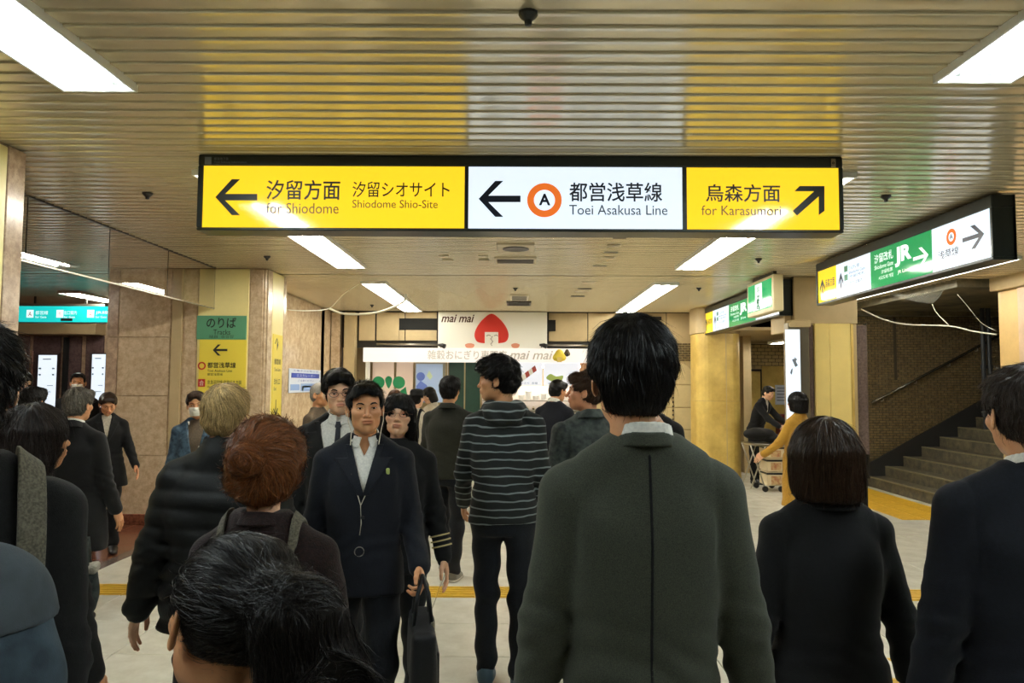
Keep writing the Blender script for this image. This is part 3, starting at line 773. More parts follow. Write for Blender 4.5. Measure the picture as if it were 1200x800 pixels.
hose([P(386, 361, 10.4), P(400, 367, 10.4), P(425, 368, 10.2), P(450, 364, 9.8), P(472, 354, 9.3), P(476, 345, 9.2)], .016, 'thick white hose looping under the left far ceiling light')
hose([P(337, 363, 9.3), P(362, 364, 9.8), P(386, 361, 10.4), P(402, 345, 10.0), P(420, 333, 9.7)], .006, 'thin white hose crossing the granite wall at the left')
m_, nt_, bs_ = newmat('clear_plastic_film'); M_film = m_
setin(bs_, 'Base Color', (.16, .16, .13, 1)); setin(bs_, 'Alpha', .14); setin(bs_, 'Roughness', .8); setin(bs_, 'Specular IOR Level', .05)
tip = P(1092, 356, 8.55); corners = [P(1036, 342, 8.9), P(1068, 333.5, 8.3), P(1108, 335, 8.2), P(1104, 341, 8.9), P(1062, 345, 9.2)]
vs = []; fs = []; R_, S_ = 6, 8; cor = []
for i in range(5):
    a, b = corners[i], corners[(i+1) % 5]
    for k in range(S_): cor.append(a+(b-a)*(k/S_))
nC = len(cor)
for r in range(R_+1):
    u = r/R_
    for k, c in enumerate(cor):
        p = c.lerp(tip, u); p = p+Vector((0, 0, -.03*math.sin(PI*u)*(1-.6*u)+.012*math.sin(k*1.7+r)*(1-u))); p.z = min(p.z, ZC-.06); vs.append(p)
for r in range(R_):
    for k in range(nC): fs.append((r*nC+k, r*nC+(k+1) % nC, (r+1)*nC+(k+1) % nC, (r+1)*nC+k))
o = mesh_obj('plastic_sheet', vs, fs, M_film, None, smooth=True); tag(o, 'clear plastic sheet taped under the ceiling to catch drips before the stairs', 'plastic sheet')
hs_ = hose([P(1122, 345, 8.5), P(1135, 360, 8.5), P(1150, 378, 8.4), P(1168, 388, 8.15)], .0018, 'thin string slanting down to the tan pillar')

# ================================================================== BACK WALL AND SHOP
YW = 13.3
wb = bx('wall_far', M_beige, None, -3.4, 4.4, YW+.9, YW+1.1, 0, ZC+.1, kind='structure')
hd = bx('wall_shopfront', M_trim, None, P(400, 400, YW).x, P(818, 400, YW).x, YW+.06, YW+.16, P(600, 408, YW).z, ZC+.05, kind='structure')
for (a, b, c, d) in [(421, 440, 366, 399), (441.5, 474.5, 366, 399), (475.5, 512, 366, 399), (643, 688, 367, 400), (689, 734, 367, 400), (735, 780, 367, 400), (781, 819, 367, 400)]:
    if b in (474.5,):
        prect(a, 468, c, d, YW+.06, .04, 'wall_panel', M_beige, hd, .006); prect(468, b, c, 373, YW+.06, .04, 'wall_panel', M_beige, hd, .004); prect(468, b, 387, d, YW+.06, .04, 'wall_panel', M_beige, hd, .004)
    elif b == 512:
        prect(a, b, c, 373, YW+.06, .04, 'wall_panel', M_beige, hd, .004); prect(a, b, 387, d, YW+.06, .04, 'wall_panel', M_beige, hd, .004)
    else: prect(a, b, c, d, YW+.06, .04, 'wall_panel', M_beige, hd, .006)
prect(468, 513, 373, 387, YW+.10, .05, 'air_slot', M_dark, hd); prect(641, 651, 375, 388, YW+.0, .05, 'air_slot', M_dark, hd)
prect(724, 775, 371, 375, YW+.0, .02, 'slot_trim', M_trim, hd)
mb = MB(); mb.tube([P(441, 403, YW-.02), P(514, 404, YW-.02)], .02, 8); mb.tube([P(641, 404, YW-.02), P(690, 405, YW-.02)], .02, 8); mb.build('conduit', M_steel, hd, smooth=True)
# side granite wall left of the shop
sw = bx('wall_granite_side', M_gran, None, -3.6, -3.42, 9.05, YW+.9, 0, ZC+.05, kind='structure')
for i, (a, b) in enumerate([(9.06, 10.2), (10.21, 11.35), (11.36, 12.5), (12.51, 13.3)]):
    bx('granite_slab', M_gran, sw, -3.42, -3.40, a, b, .12, 1.5, .003); bx('granite_slab', M_gran, sw, -3.42, -3.40, a, b, 1.51, ZC-.02, .003)
prect(388, 402, 367, 560, YW+.1, .2, 'corner_slab', M_gran, sw, .004); prect(403, 419, 367, 560, YW+.06, .2, 'corner_slab', M_beige, sw, .004)
# blue escalator notice on that wall
M_blue = mat('blue_print', rgb(52, 74, 170), rough=.5); M_pap = mat('pale_notice_paper', rgb(214, 222, 236), rough=.5); M_lblue = mat('pale_blue_print', rgb(140, 170, 220), rough=.5)
M_yp = mat('yellow_print', rgb(224, 220, 60), rough=.5)
XN = -3.395
y0 = PX(338, 445, XN).y; y1 = PX(375, 445, XN).y
nz0, nz1 = 1.62-10*11/850-.02, 1.62+17*11/850
nt0 = bx('wall_notice', M_pap, None, XN, XN+.01, y0, y1, nz0, nz1, .002); tag(nt0, 'blue and white notice with an oval heading on the granite wall', 'notice')
def nbox(u0, u1, v0, v1, m, nm='print'):
    return bx(nm, m, nt0, XN+.01, XN+.013, y0+(y1-y0)*u0, y0+(y1-y0)*u1, nz0+(nz1-nz0)*v0, nz0+(nz1-nz0)*v1)
o = nbox(.06, .94, .62, .82, M_blue, 'blue_banner')
L_ = y1-y0; H_ = nz1-nz0
text('エスカレーター', M_pap, nt0, (XN+.013, y0+L_*.2, nz0+H_*.66), (0, 1, 0), (0, 0, 1), L_*.6, H_*.12)
text('工事中のお知らせ', M_blue, nt0, (XN+.01, y0+L_*.1, nz0+H_*.88), (0, 1, 0), (0, 0, 1), L_*.8, H_*.08)
text('ご注意ください', M_blue, nt0, (XN+.01, y0+L_*.25, nz0+H_*.46), (0, 1, 0), (0, 0, 1), L_*.5, H_*.09)
nbox(.04, .3, .1, .35, M_lblue); nbox(.34, .96, .06, .38, M_lblue); nbox(.38, .85, .22, .28, M_yp); nbox(.38, .42, .08, .28, M_yp)

# shop board with the rice-ball emblem
bd = empty('shop_board', P(577, 408, YW-.1), 0, 'white shop board reading mai mai with a red rice ball face', 'sign')
yb_ = YW-.14
prect(513.5, 641, 366, 408, yb_+.06, .06, 'board', M_white, bd, .006)
M_ric = mat('red_emblem', rgb(206, 44, 30), rough=.5); M_brn = mat('brown_lettering', rgb(74, 40, 22), rough=.5); M_pink = mat('skin_print', rgb(212, 140, 110), rough=.6)
pbox('mai mai', 517, 556, 368.5, 377.5, M_brn, bd, yb_, bold=.02, shear=.3)
def smooth_poly(ctrl, n=6):
    out = []; L = len(ctrl)
    for i in range(L):
        p0, p1, p2, p3 = [Vector(ctrl[(i+j-1) % L]) for j in range(4)]
        for k in range(n):
            u = k/n; out.append(tuple(.5*((2*p1)+(p2-p0)*u+(2*p0-5*p1+4*p2-p3)*u*u+(3*p1-p0-3*p2+p3)*u**3)))
    return out
top_ = smooth_poly([(576, 367.5), (586, 374), (593.5, 384), (596, 393), (593, 400), (585, 402), (576, 402), (567, 402), (559, 400), (556, 393), (558.5, 384), (566, 374)])
em = px_poly(top_, yb_, .006, 'rice_ball_emblem', M_ric, bd)
prect(568, 584, 389, 407, yb_-.006, .004, 'face_print', M_white, em)
mb = MB()
def stroke(pts, w_, y_):
    mb.tube([P(a, b, y_) for a, b in pts], w_*y_/FPX/2, 5)
stroke([(570, 393.5), (572.5, 392.5), (575, 393.3)], .7, yb_-.011); stroke([(579, 393.3), (581.5, 392.5), (583.5, 393.5)], .7, yb_-.011)
stroke([(577, 394), (575, 397), (577.5, 400), (575, 403), (576.5, 405)], .9, yb_-.011)
mb.build('face_strokes', M_brn, em)
for (a, b) in ((545, 556), (599, 609)):
    px_poly(smooth_poly([(a, 404), (a+2, 402.6), ((a+b)/2, 402), (b-2, 402.6), (b, 404), (b-2, 407.4), (a+2, 407.4)], 3), yb_, .006, 'hand_emblem', M_pink, bd)
for px_ in (517, 636):          # clip spot lamps
    p = P(px_, 404.5, YW-.3); e = empty('clip_spotlight', p, 0, 'black clip spotlight at the lower %s corner of the shop board' % ('left' if px_ < 600 else 'right'), 'spotlight', 'clip spotlights of the shop')
    mb = MB(); mb.tube([p+Vector((-.06, 0, .01)), p+Vector((.02, 0, .0)), p+Vector((.07, -.02, -.02))], [.018, .04, .045], 10); mb.build('lamp_head', M_blk, e, smooth=True)
    mb = MB(); mb.tube([p+Vector((-.02, 0, .0)), p+Vector((-.02, .12, -.03)), p+Vector((-.02, .2, -.03))], .008, 6); mb.build('arm', M_blk, e)
# fascia with faint lettering
fa = empty('shop_fascia', P(560, 425, YW-.2), 0, 'long white glowing shop fascia with pale grey lettering', 'fascia')
M_fas = emis('shop_fascia_light', (1, .93, .85, 1), .8); M_pale = mat('pale_grey_lettering', rgb(206, 200, 188), rough=.5)
yfz = YW-.22
f_ = prect(427, 692, 408.8, 424, yfz+.12, .12, 'light_panel', M_fas, fa, .004)
pbox('雑穀おにぎり専門店', 501, 594, 410.5, 421, M_pale, f_, yfz, bold=.01)
pbox('mai mai', 597, 648, 411, 421, M_pale, f_, yfz, bold=.012, shear=.3)
# rice ball ornaments
def onigiri(px, py, w_, h_, col, label, side=False):
    p = P(px, py, yfz-.06); k = yfz/FPX; rw, rh = w_*k/2, h_*k/2
    vs = []; fs = []; nu, nv = 18, 9
    for i in range(nv+1):
        ph = PI*i/nv
        for j in range(nu):
            a = 2*PI*j/nu; r = 1+.16*math.cos(3*a-PI*1.5)
            vs.append((p.x+rw*r*math.cos(a)*math.sin(ph), p.y-rw*.55*math.cos(ph), p.z+rh*r*math.sin(a)*math.sin(ph)))
    for i in range(nv):
        for j in range(nu): fs.append((i*nu+j, i*nu+(j+1) % nu, (i+1)*nu+(j+1) % nu, (i+1)*nu+j))
    o = mesh_obj('rice_ball_ornament', vs, fs, col, None, True); tag(o, label, 'ornament'); 
    mb = MB(); mb.box(p.x-rw*.35, p.x+rw*.35, p.y-rw*.6, p.y+rw*.3, p.z-rh*1.0, p.z-rh*.2); mb.build('seaweed_band', M_blk if side else M_yel, o)
onigiri(655.5, 417, 15, 14, mat('yellow_rice', rgb(232, 208, 70), rough=.6, bump=.4, bscale=120), 'yellow rice ball ornament on the shop fascia')
onigiri(664.5, 413.5, 7, 8, mat('dark_rice', rgb(86, 70, 44), rough=.6, bump=.4, bscale=120), 'small dark rice ball ornament on the shop fascia', True)
# shop body
sb = empty('shop_stall', P(560, 540, YW), 0, 'rice ball shop stall under the fascia with counter, walls and shelves', 'shop stall')
M_sh = mat('shop_white_panel', rgb(240, 228, 216), rough=.45); M_pinkp = mat('pink_shop_panel', rgb(236, 214, 200), rough=.45)
M_shl = emis('shop_strip_light', (1, .95, .88, 1), 24.0, False)
YI = YW+.05
def sp_(a, b, c, d, nm, m, y_=YI, th=.03, bv=.003, par=None): return prect(a, b, c, d, y_, th, nm, m, par or sb, bv)
bx('strip_light_hood', M_sh, sb, P(564, 425, YW).x, P(691, 425, YW).x, YW+.06, YW+.66, P(560, 425, YW).z-.01, P(560, 425, YW).z+.01)  # unseen hood, added to keep the strip light off the hall ceiling
bx('strip_light', M_shl, sb, P(568, 425, YW).x, P(686, 425, YW).x, YW+.2, YW+.26, P(560, 426, YW).z-.06, P(560, 426, YW).z-.02)
sp_(427.5, 434, 424, 556, 'end_post', M_white, YW-.08, .1)
sp_(435, 462, 424.5, 556, 'wall_panel', M_pinkp); pk = sp_(463, 484.5, 424.5, 556, 'wall_panel', M_pinkp)
M_grn = mat('green_emblem', rgb(18, 128, 78), rough=.5)
def disc(cx, cy, r, m, par, y_): return px_poly([(cx+r*math.cos(2*PI*k/24), cy+r*math.sin(2*PI*k/24)) for k in range(24)], y_, .004, 'leaf_emblem', m, par)
disc(443.5, 448, 7.2, M_grn, pk, YI-.03); disc(467.5, 448, 7.2, M_grn, pk, YI-.03)
px_poly(smooth_poly([(455.5, 440.5), (459.2, 443), (459, 448), (455.5, 455), (452, 448), (451.8, 443)], 4), YI-.03, .004, 'drop_emblem', M_grn, pk)
for sgn in (-1, 1):
    px_poly([(455.5+sgn*20, 453), (455.5+sgn*7, 463), (455.5+sgn*9, 467), (455.5+sgn*22, 464)], YI-.03, .004, 'leaf_emblem', M_grn, pk)
sp_(486, 522, 425, 472, 'poster_frame', M_steel, YI-.02, .04)
M_bp = mat('pale_blue_poster', rgb(176, 200, 240), rough=.4); M_bp2 = mat('blue_poster_print', rgb(92, 116, 196), rough=.5)
po = sp_(487, 519, 426.5, 471, 'photo_poster', M_bp, YI-.06, .01)
disc(493, 441, 5, M_bp2, po, YI-.07); px_poly([(487.5, 471), (488, 452), (493, 446), (500, 451), (503, 458), (498, 462), (497, 471)], YI-.07, .003, 'poster_figure', M_bp2, po)
px_poly([(503, 434), (507, 441), (504, 445), (500, 440)], YI-.07, .003, 'poster_shape', mat('pale_green_print', rgb(196, 214, 180), rough=.5), po)
sp_(523, 525, 424.5, 556, 'post', M_white, YW-.02)
M_gp = mat('dark_green_partition', rgb(26, 62, 48), rough=.4, var=.3)
sp_(525, 544, 424.5, 556, 'green_partition', M_gp); sp_(544.5, 563, 424.5, 556, 'green_partition', M_gp)
sp_(563.5, 603, 424.5, 452, 'menu_board', M_white, YI, .03)
M_menu = emis('menu_board_light', (.93, .95, 1, 1), .75)
mn = []
for (a, b) in ((604, 635.5), (637, 679)): mn.append(sp_(a, b, 425, 451.5, 'menu_board', M_menu, YI-.02, .02))
M_mt = mat('dark_food', rgb(70, 40, 30), rough=.6); M_mr = mat('reddish_food', rgb(160, 60, 50), rough=.6); M_lf = mat('green_food', rgb(170, 190, 100), rough=.6)
for k in range(5):
    cx, cy = 610+k*4, 445-k*3
    px_poly([(cx-3, cy-2), (cx+1, cy-5), (cx+3, cy+1), (cx-1, cy+4)], YI-.041, .003, 'food_print', [M_mt, M_white, M_mr, M_white, M_mr][k], mn[0])
px_poly(smooth_poly([(640, 443), (645, 438), (652, 441), (660, 440), (657, 447), (648, 447)], 3), YI-.041, .003, 'food_print', M_lf, mn[1])
pbox('おにぎり  各種', 607, 630, 447.5, 450, M_greyi, mn[0], YI-.041); pbox('お弁当', 642, 662, 447.8, 450.3, M_greyi, mn[1], YI-.041)
sp_(565, 692, 452.5, 480, 'back_wall', M_sh, YW+.6, .04)
sp_(680, 690.5, 424.5, 556, 'orange_post', mat('orange_post', rgb(214, 160, 120), rough=.5), YW-.02)
# counter
ct = sb
yk = YW-.55
a = P(566, 480, yk); b = P(691, 556, yk)
bx('counter_body', M_sh, ct, a.x, b.x, yk+.02, yk+.5, 0, a.z-.04, .01)
bx('counter_top', M_steel, ct, a.x-.02, b.x+.02, yk-.02, yk+.56, a.z-.04, a.z, .008)
for k in range(6): xx = a.x+(b.x-a.x)*k/6; bx('front_panel', M_white, ct, xx+.006, xx+(b.x-a.x)/6-.006, yk+.004, yk+.02, .1, a.z-.06, .004)
sc = P(600, 474, yk)
gs = bx('glass_guard', M_glass, ct, a.x+.02, b.x-.02, yk+.02, yk+.028, a.z, a.z+.22)
bx('shelf', M_steel, sb, P(566, 468, YW+.3).x, P(690, 468, YW+.3).x, YW+.1, YW+.45, P(600, 468.5, YW+.3).z-.02, P(600, 468.5, YW+.3).z, .004)
zsh = P(600, 468.5, YW+.3).z
M_cup = mat('white_plastic_tub', rgb(238, 236, 230), rough=.4)
for k, px_ in enumerate((611, 619, 628, 637, 648)):
    x_ = P(px_, 460, YW+.25).x; h = [.09, .16, .08, .12, .07][k]; mb = MB(); mb.lathe((x_, YW+.25, zsh), [(.045, 0), (.055, h*.9), (.06, h*.92), (.06, h)], 14)
    tag(mb.build('tub', M_cup, None, fix=True), 'white plastic tub on the shelf behind the shop counter', 'tub', 'white tubs on the shop shelf')
zct = a.z
M_food = mat('rice_food', rgb(226, 214, 180), rough=.7, bump=.5, bscale=60); M_seaw = mat('seaweed_wrap', rgb(40, 42, 30), rough=.6)
for k in range(16):
    x_ = a.x+.15+k*.105; mb = MB(); y_ = yk+.16
    mb.prism([(x_-.035, zct+.001), (x_+.035, zct+.001), (x_+.01, zct+.06), (x_-.01, zct+.06)], y_-.02, y_+.02)
    o = mb.build('rice_ball', M_food, None, fix=True); tag(o, 'rice ball lined up behind the glass of the shop counter', 'rice ball', 'rice balls on the counter')
    mb = MB(); mb.box(x_-.014, x_+.014, y_-.022, y_+.022, zct+.001, zct+.03); mb.build('seaweed', M_seaw, o)
p = P(667, 484, YW-1.6)
mb = MB(); mb.bbox(p.x-.07, p.x+.07, YW-1.0, YW-.9, zct-.25, zct+.01, .006); o = mb.build('price_stand', mat('bright_yellow_card', rgb(244, 214, 60), rough=.5), None); tag(o, 'bright yellow card stand at the right end of the counter', 'card stand')
bx('stand_foot', M_steel, o, p.x-.02, p.x+.02, YW-.97, YW-.93, 0, zct-.25)
for k in range(3): bx('price_print', [M_red, M_blk, M_red][k], o, p.x-.05, p.x+.05, YW-1.004, YW-1.0, zct-.04-.06*k, zct-.015-.06*k)

# arched panels (shutter door) right of the shop
YD = YW-.05
dr = empty('door_1', P(795, 545, YD), 0, 'cream arched panel door with studs between the shop and the yellow pillar', kind='structure')
dz0 = 0; 
M_door = mat('cream_door', rgb(214, 196, 148), rough=.45, var=.1)
prect(690.8, 815, 400, 556, YD+.12, .08, 'surround', M_beige, dr)
rows = [424, 451, 478, 504, 530, 556]
for i in range(5):
    a0, a1 = rows[i], rows[i+1]-1.2
    for (c0, c1) in ((740, 767), (768, 788), (790, 811)):
        if i == 0 and c1 == 811:
            pts = [(c0, a1), (c0, 425)]+[(c0+4+17*math.sin(u*PI/2/6), 425+ (1-math.cos(u*PI/2/6))*16) for u in range(7)]+[(c1, a1)]
            px_poly(pts, YD+.05, .03, 'door_panel', M_door, dr)
        else: prect(c0, c1, a0, a1, YD+.05, .03, 'door_panel', M_door, dr, .006)
mb = MB()
for i in range(24):
    py = 436+i*5
    for c in (789,): 
        p = P(c, py, YD-.01); mb.lathe((p.x, 0, 0), [(.0, 0)], 3) if False else mb.bbox(p.x-.014, p.x+.014, YD, YD+.02, p.z-.014, p.z+.014, .005)
mb.build('studs', M_trim, dr)['kind'] = 'stuff'
fb = bx('wall_brick_strip', M_mortar, None, P(811, 450, YD).x, P(819, 450, YD).x+.3, YD+.06, YD+.2, 0, P(800, 402, YD).z, kind='structure')
o = bricks(fb, P(811.5, 450, YD).x, P(819, 450, YD).x+.2, .02, P(800, 404, YD).z, YD+.06); o['kind'] = 'stuff'
o = bricks(fb, P(776, 450, YD).x, P(811, 450, YD).x, P(800, 423, YD).z, P(800, 404, YD).z, YD+.03); o['kind'] = 'stuff'
# passage behind pillar A
YP = 15.6
wp = bx('wall_passage', M_mortar, None, 2.5, 9.2, YP, YP+.2, 0, ZC+.1, kind='structure')
bx('wall_passage_side', M_beige, None, 4.25, 4.4, YW+.3, YP, 0, ZC, kind='structure')
o = bricks(wp, P(868, 450, YP).x, P(940, 450, YP).x, P(900, 432, YP).z, P(900, 404, YP).z, YP, bw=.15, bh=.075, g=.01, m=mat('pale_glazed_brick', rgb(206, 182, 124), rough=.3, var=.2, vscale=10)); o['kind'] = 'stuff'
prect(868, 944, 386, 403, YP-.02, .3, 'beam', M_beige, wp)
prect(886, 944, 369, 387, YP-.5, .2, 'opening_shade', M_dark, wp)  # dark slab standing in for the shade inside an opening
bx('passage_ceiling', M_beige, wp, 3.3, 9.0, 12.15, YP, P(900, 401, YP).z-.0, P(900, 401, YP).z+.05)
prect(868, 944, 432, 560, YP, .04, 'wall_panel', M_beige, wp)
prect(874, 892, 432.5, 556, YP-.04, .03, 'door_frame', M_trim, wp); prect(876, 890.5, 435, 554, YP-.06, .03, 'door_leaf', M_yel, wp, .004)
prect(894, 944, 429, 556, YP-.04, .03, 'wall_panel', M_yel, wp, .004)
nb = prect(908.5, 922, 451, 474, YP-.08, .02, 'notice_board', M_pap, None, .003); tag(nb, 'pale notice on the passage wall above the red box', 'notice')
for k in range(5): prect(910.5, 920, 454+k*3.6, 455.2+k*3.6, YP-.10, .002, 'print_line', M_greyi, nb)
rd = bx('red_cabinet', mat('dark_red_paint', rgb(120, 36, 34), rough=.5), None, P(911, 500, YP-.5).x, P(925, 500, YP-.5).x, YP-.8, YP-.4, 0, P(915, 485, YP-.5).z, .01); tag(rd, 'dark red box behind the man at the cart', 'box')
# ================================================================== PEOPLE: signed distance fields meshed by surface nets
class Field:
    def __init__(s, lo, hi, h, ops=None):
        s.lo = np.array(lo, float); s.hi = np.array(hi, float); s.h = h
        n = np.maximum(3, np.ceil((s.hi-s.lo)/h).astype(int)+1)
        s.ax = [s.lo[i]+h*np.arange(n[i]) for i in range(3)]
        s.D = np.full(tuple(n), .25, np.float32); s.ops = []
        for o in (ops or []): s.do(*o)
    def _sl(s, lo, hi):
        r = []
        for i in range(3):
            a = int(np.floor((lo[i]-s.lo[i])/s.h)); b = int(np.ceil((hi[i]-s.lo[i])/s.h))+1
            a = max(0, a); b = min(s.D.shape[i], b)
            if b <= a: return None
            r.append(slice(a, b))
        return tuple(r)
    def do(s, kind, fn, lo, hi, k):
        s.ops.append((kind, fn, lo, hi, k))
        if lo is None: sl = (slice(None),)*3
        else:
            m = max(k, .02)+2*s.h; sl = s._sl(np.array(lo)-m, np.array(hi)+m)
            if sl is None: return s
        x = s.ax[0][sl[0]][:, None, None]; y = s.ax[1][sl[1]][None, :, None]; z = s.ax[2][sl[2]][None, None, :]
        d = fn(x, y, z); D = s.D[sl]
        if kind == 'disp': s.D[sl] = D+d; return s
        if kind == 'max': s.D[sl] = np.maximum(D, d); return s
        if kind == 'sub': D, d, sg = -D, d, -1
        else: sg = 1
        if k > 0:
            hh = np.clip(.5+.5*(D-d)/k, 0, 1); r = D*(1-hh)+d*hh-k*hh*(1-hh)
        else: r = np.minimum(D, d)
        s.D[sl] = sg*r
        return s
    def add(s, prim, k=0): return s.do('add', prim[0], prim[1], prim[2], k)
    def sub(s, prim, k=0): return s.do('sub', prim[0], prim[1], prim[2], k)
    def disp(s, fn): return s.do('disp', fn, None, None, 0)
    def cut(s, fn): return s.do('max', fn, None, None, 0)
    def clone(s, lo, hi, h): return Field(lo, hi, h, s.ops)
    def sample(s, p):
        q = (p-s.lo)/s.h; n = np.array(s.D.shape); q = np.clip(q, 0, n-1.001); i = q.astype(int); f = q-i; D = s.D; r = 0
        for a in (0, 1):
            for b in (0, 1):
                for c in (0, 1):
                    wt = (f[:, 0] if a else 1-f[:, 0])*(f[:, 1] if b else 1-f[:, 1])*(f[:, 2] if c else 1-f[:, 2])
                    r = r+wt*D[i[:, 0]+a, i[:, 1]+b, i[:, 2]+c]
        return r
    def grad(s, p):
        e = s.h; g = np.stack([s.sample(p+np.eye(3)[i]*e)-s.sample(p-np.eye(3)[i]*e) for i in range(3)], 1)
        return g/np.maximum(np.linalg.norm(g, axis=1, keepdims=True), 1e-6)
    def mesh(s):
        D = s.D.copy()
        for ax in range(3):
            for e in (0, -1):
                ix = [slice(None)]*3; ix[ax] = e; D[tuple(ix)] = np.maximum(D[tuple(ix)], 1e-4)
        S = D < 0; nx, ny, nz = D.shape
        cnt = np.zeros((nx-1, ny-1, nz-1), np.float32); acc = np.zeros((nx-1, ny-1, nz-1, 3), np.float32)
        edges = []
        for ax in range(3):
            a = [slice(None)]*3; b = [slice(None)]*3; a[ax] = slice(0, -1); b[ax] = slice(1, None)
            d0, d1 = D[tuple(a)], D[tuple(b)]; cr = (d0 < 0) != (d1 < 0)
            idx = np.argwhere(cr); t = d0[cr]/(d0[cr]-d1[cr]); sg = d0[cr] < 0
            edges.append((idx, sg)); pos = idx.astype(np.float32).copy(); pos[:, ax] += t
            o1, o2 = [i for i in range(3) if i != ax]
            for u in (0, 1):
                for v in (0, 1):
                    c = idx.copy(); c[:, o1] -= u; c[:, o2] -= v
                    ok = (c[:, o1] >= 0) & (c[:, o2] >= 0) & (c[:, o1] < D.shape[o1]-1) & (c[:, o2] < D.shape[o2]-1)
                    c = c[ok]; np.add.at(cnt, (c[:, 0], c[:, 1], c[:, 2]), 1); np.add.at(acc, (c[:, 0], c[:, 1], c[:, 2]), pos[ok])
        act = cnt > 0; ids = np.full(cnt.shape, -1, np.int64); n = int(act.sum()); ids[act] = np.arange(n)
        V = acc[act]/cnt[act][:, None]*s.h+s.lo
        Q = []
        for ax in range(3):
            idx, sg = edges[ax]; o1, o2 = [(1, 2), (2, 0), (0, 1)][ax]
            ok = (idx[:, o1] > 0) & (idx[:, o2] > 0) & (idx[:, o1] < D.shape[o1]-1) & (idx[:, o2] < D.shape[o2]-1)
            idx, sg = idx[ok], sg[ok]
            def g(u, v):
                c = idx.copy(); c[:, o1] -= u; c[:, o2] -= v; return ids[c[:, 0], c[:, 1], c[:, 2]]
            q = np.stack([g(1, 1), g(0, 1), g(0, 0), g(1, 0)], 1); q[~sg] = q[~sg][:, ::-1]; Q.append(q)
        return V, np.concatenate(Q)
def npmesh(name, V, F, m, parent=None, smooth=True, attr=None):
    me = bpy.data.meshes.new(name); V = np.asarray(V, np.float32); F = np.asarray(F, np.int32)
    me.vertices.add(len(V)); me.vertices.foreach_set('co', V.ravel())
    k = F.shape[1]; me.loops.add(F.size); me.loops.foreach_set('vertex_index', F.ravel())
    me.polygons.add(len(F)); me.polygons.foreach_set('loop_start', np.arange(0, F.size, k, dtype=np.int32))
    me.polygons.foreach_set('loop_total', np.full(len(F), k, np.int32)); me.update(calc_edges=True)
    if smooth: me.shade_smooth()
    for nm, a in (attr or {}).items():
        at = me.attributes.new(nm, 'FLOAT', 'POINT'); at.data.foreach_set('value', np.asarray(a, np.float32))
    if m: me.materials.append(m)
    o = bpy.data.objects.new(name, me); COL.objects.link(o)
    if parent: o.parent = parent
    return o
A_ = np.array
def rc(a, b, ra, rb, fl=None):
    a = A_(a, float); b = A_(b, float); ab = b-a; L = max(1e-9, float(ab@ab)); r = max(ra, rb)
    f = A_(fl if fl is not None else (1, 1, 1), float)
    def fn(x, y, z):
        px, py, pz = x-a[0], y-a[1], z-a[2]
        t = np.clip((px*ab[0]+py*ab[1]+pz*ab[2])/L, 0, 1)
        return np.sqrt(((px-ab[0]*t)/f[0])**2+((py-ab[1]*t)/f[1])**2+((pz-ab[2]*t)/f[2])**2)-(ra+(rb-ra)*t)
    return fn, np.minimum(a, b)-r, np.maximum(a, b)+r
def ell(c, r, R=None):
    c = A_(c, float); r = A_(r, float); Rm_ = A_(R, float) if R is not None else None; m = r.max()
    def fn(x, y, z):
        px, py, pz = x-c[0], y-c[1], z-c[2]
        if Rm_ is not None: px, py, pz = (Rm_[0, 0]*px+Rm_[1, 0]*py+Rm_[2, 0]*pz, Rm_[0, 1]*px+Rm_[1, 1]*py+Rm_[2, 1]*pz, Rm_[0, 2]*px+Rm_[1, 2]*py+Rm_[2, 2]*pz)
        k0 = np.sqrt((px/r[0])**2+(py/r[1])**2+(pz/r[2])**2); k1 = np.sqrt((px/r[0]**2)**2+(py/r[1]**2)**2+(pz/r[2]**2)**2)
        return k0*(k0-1)/np.maximum(k1, 1e-6)
    return fn, c-(m if R is not None else r), c+(m if R is not None else r)
def loft(rows, p=2.3, lean=None):
    """rows of (z, rx, ry, cy[, cx])"""
    R = A_([list(r)+[0]*(5-len(r)) for r in rows], float); z0, z1 = R[0, 0], R[-1, 0]
    if len(rows) > 5:                       # soften the profile between the rows
        zz_ = np.linspace(z0, z1, 64); T_ = np.stack([zz_]+[np.interp(zz_, R[:, 0], R[:, i]) for i in (1, 2, 3, 4)], 1)
        sg_ = .028/(zz_[1]-zz_[0]); kk_ = np.exp(-.5*(np.arange(-12, 13)/sg_)**2); kk_ /= kk_.sum()
        for i in (1, 2, 3, 4):
            pd = np.concatenate([2*T_[0, i]-T_[12:0:-1, i], T_[:, i], 2*T_[-1, i]-T_[-2:-14:-1, i]]); T_[:, i] = np.convolve(pd, kk_, 'valid')
        R = T_
    def fn(x, y, z):
        zc = np.clip(z, z0, z1); rx, ry, cy, cx = [np.interp(zc.ravel(), R[:, 0], R[:, i]).reshape(zc.shape) for i in (1, 2, 3, 4)]
        q = (np.abs((x-cx)/rx)**p+np.abs((y-cy)/ry)**p)**(1/p)
        d = (q-1)*np.minimum(rx, ry)*.95
        dz = np.maximum(z0-z, z-z1)
        return np.where(dz > 0, np.sqrt(np.maximum(d, 0)**2+dz**2), np.maximum(d, dz))
    mx = max(R[:, 1].max(), R[:, 2].max())+np.abs(R[:, 3]).max()+np.abs(R[:, 4]).max()
    return fn, A_([-mx, -mx, z0]), A_([mx, mx, z1])
def eul(rx, ry, rz):
    return A_(Matrix.Rotation(rz, 3, 'Z') @ Matrix.Rotation(ry, 3, 'Y') @ Matrix.Rotation(rx, 3, 'X'))
D2 = PI/180

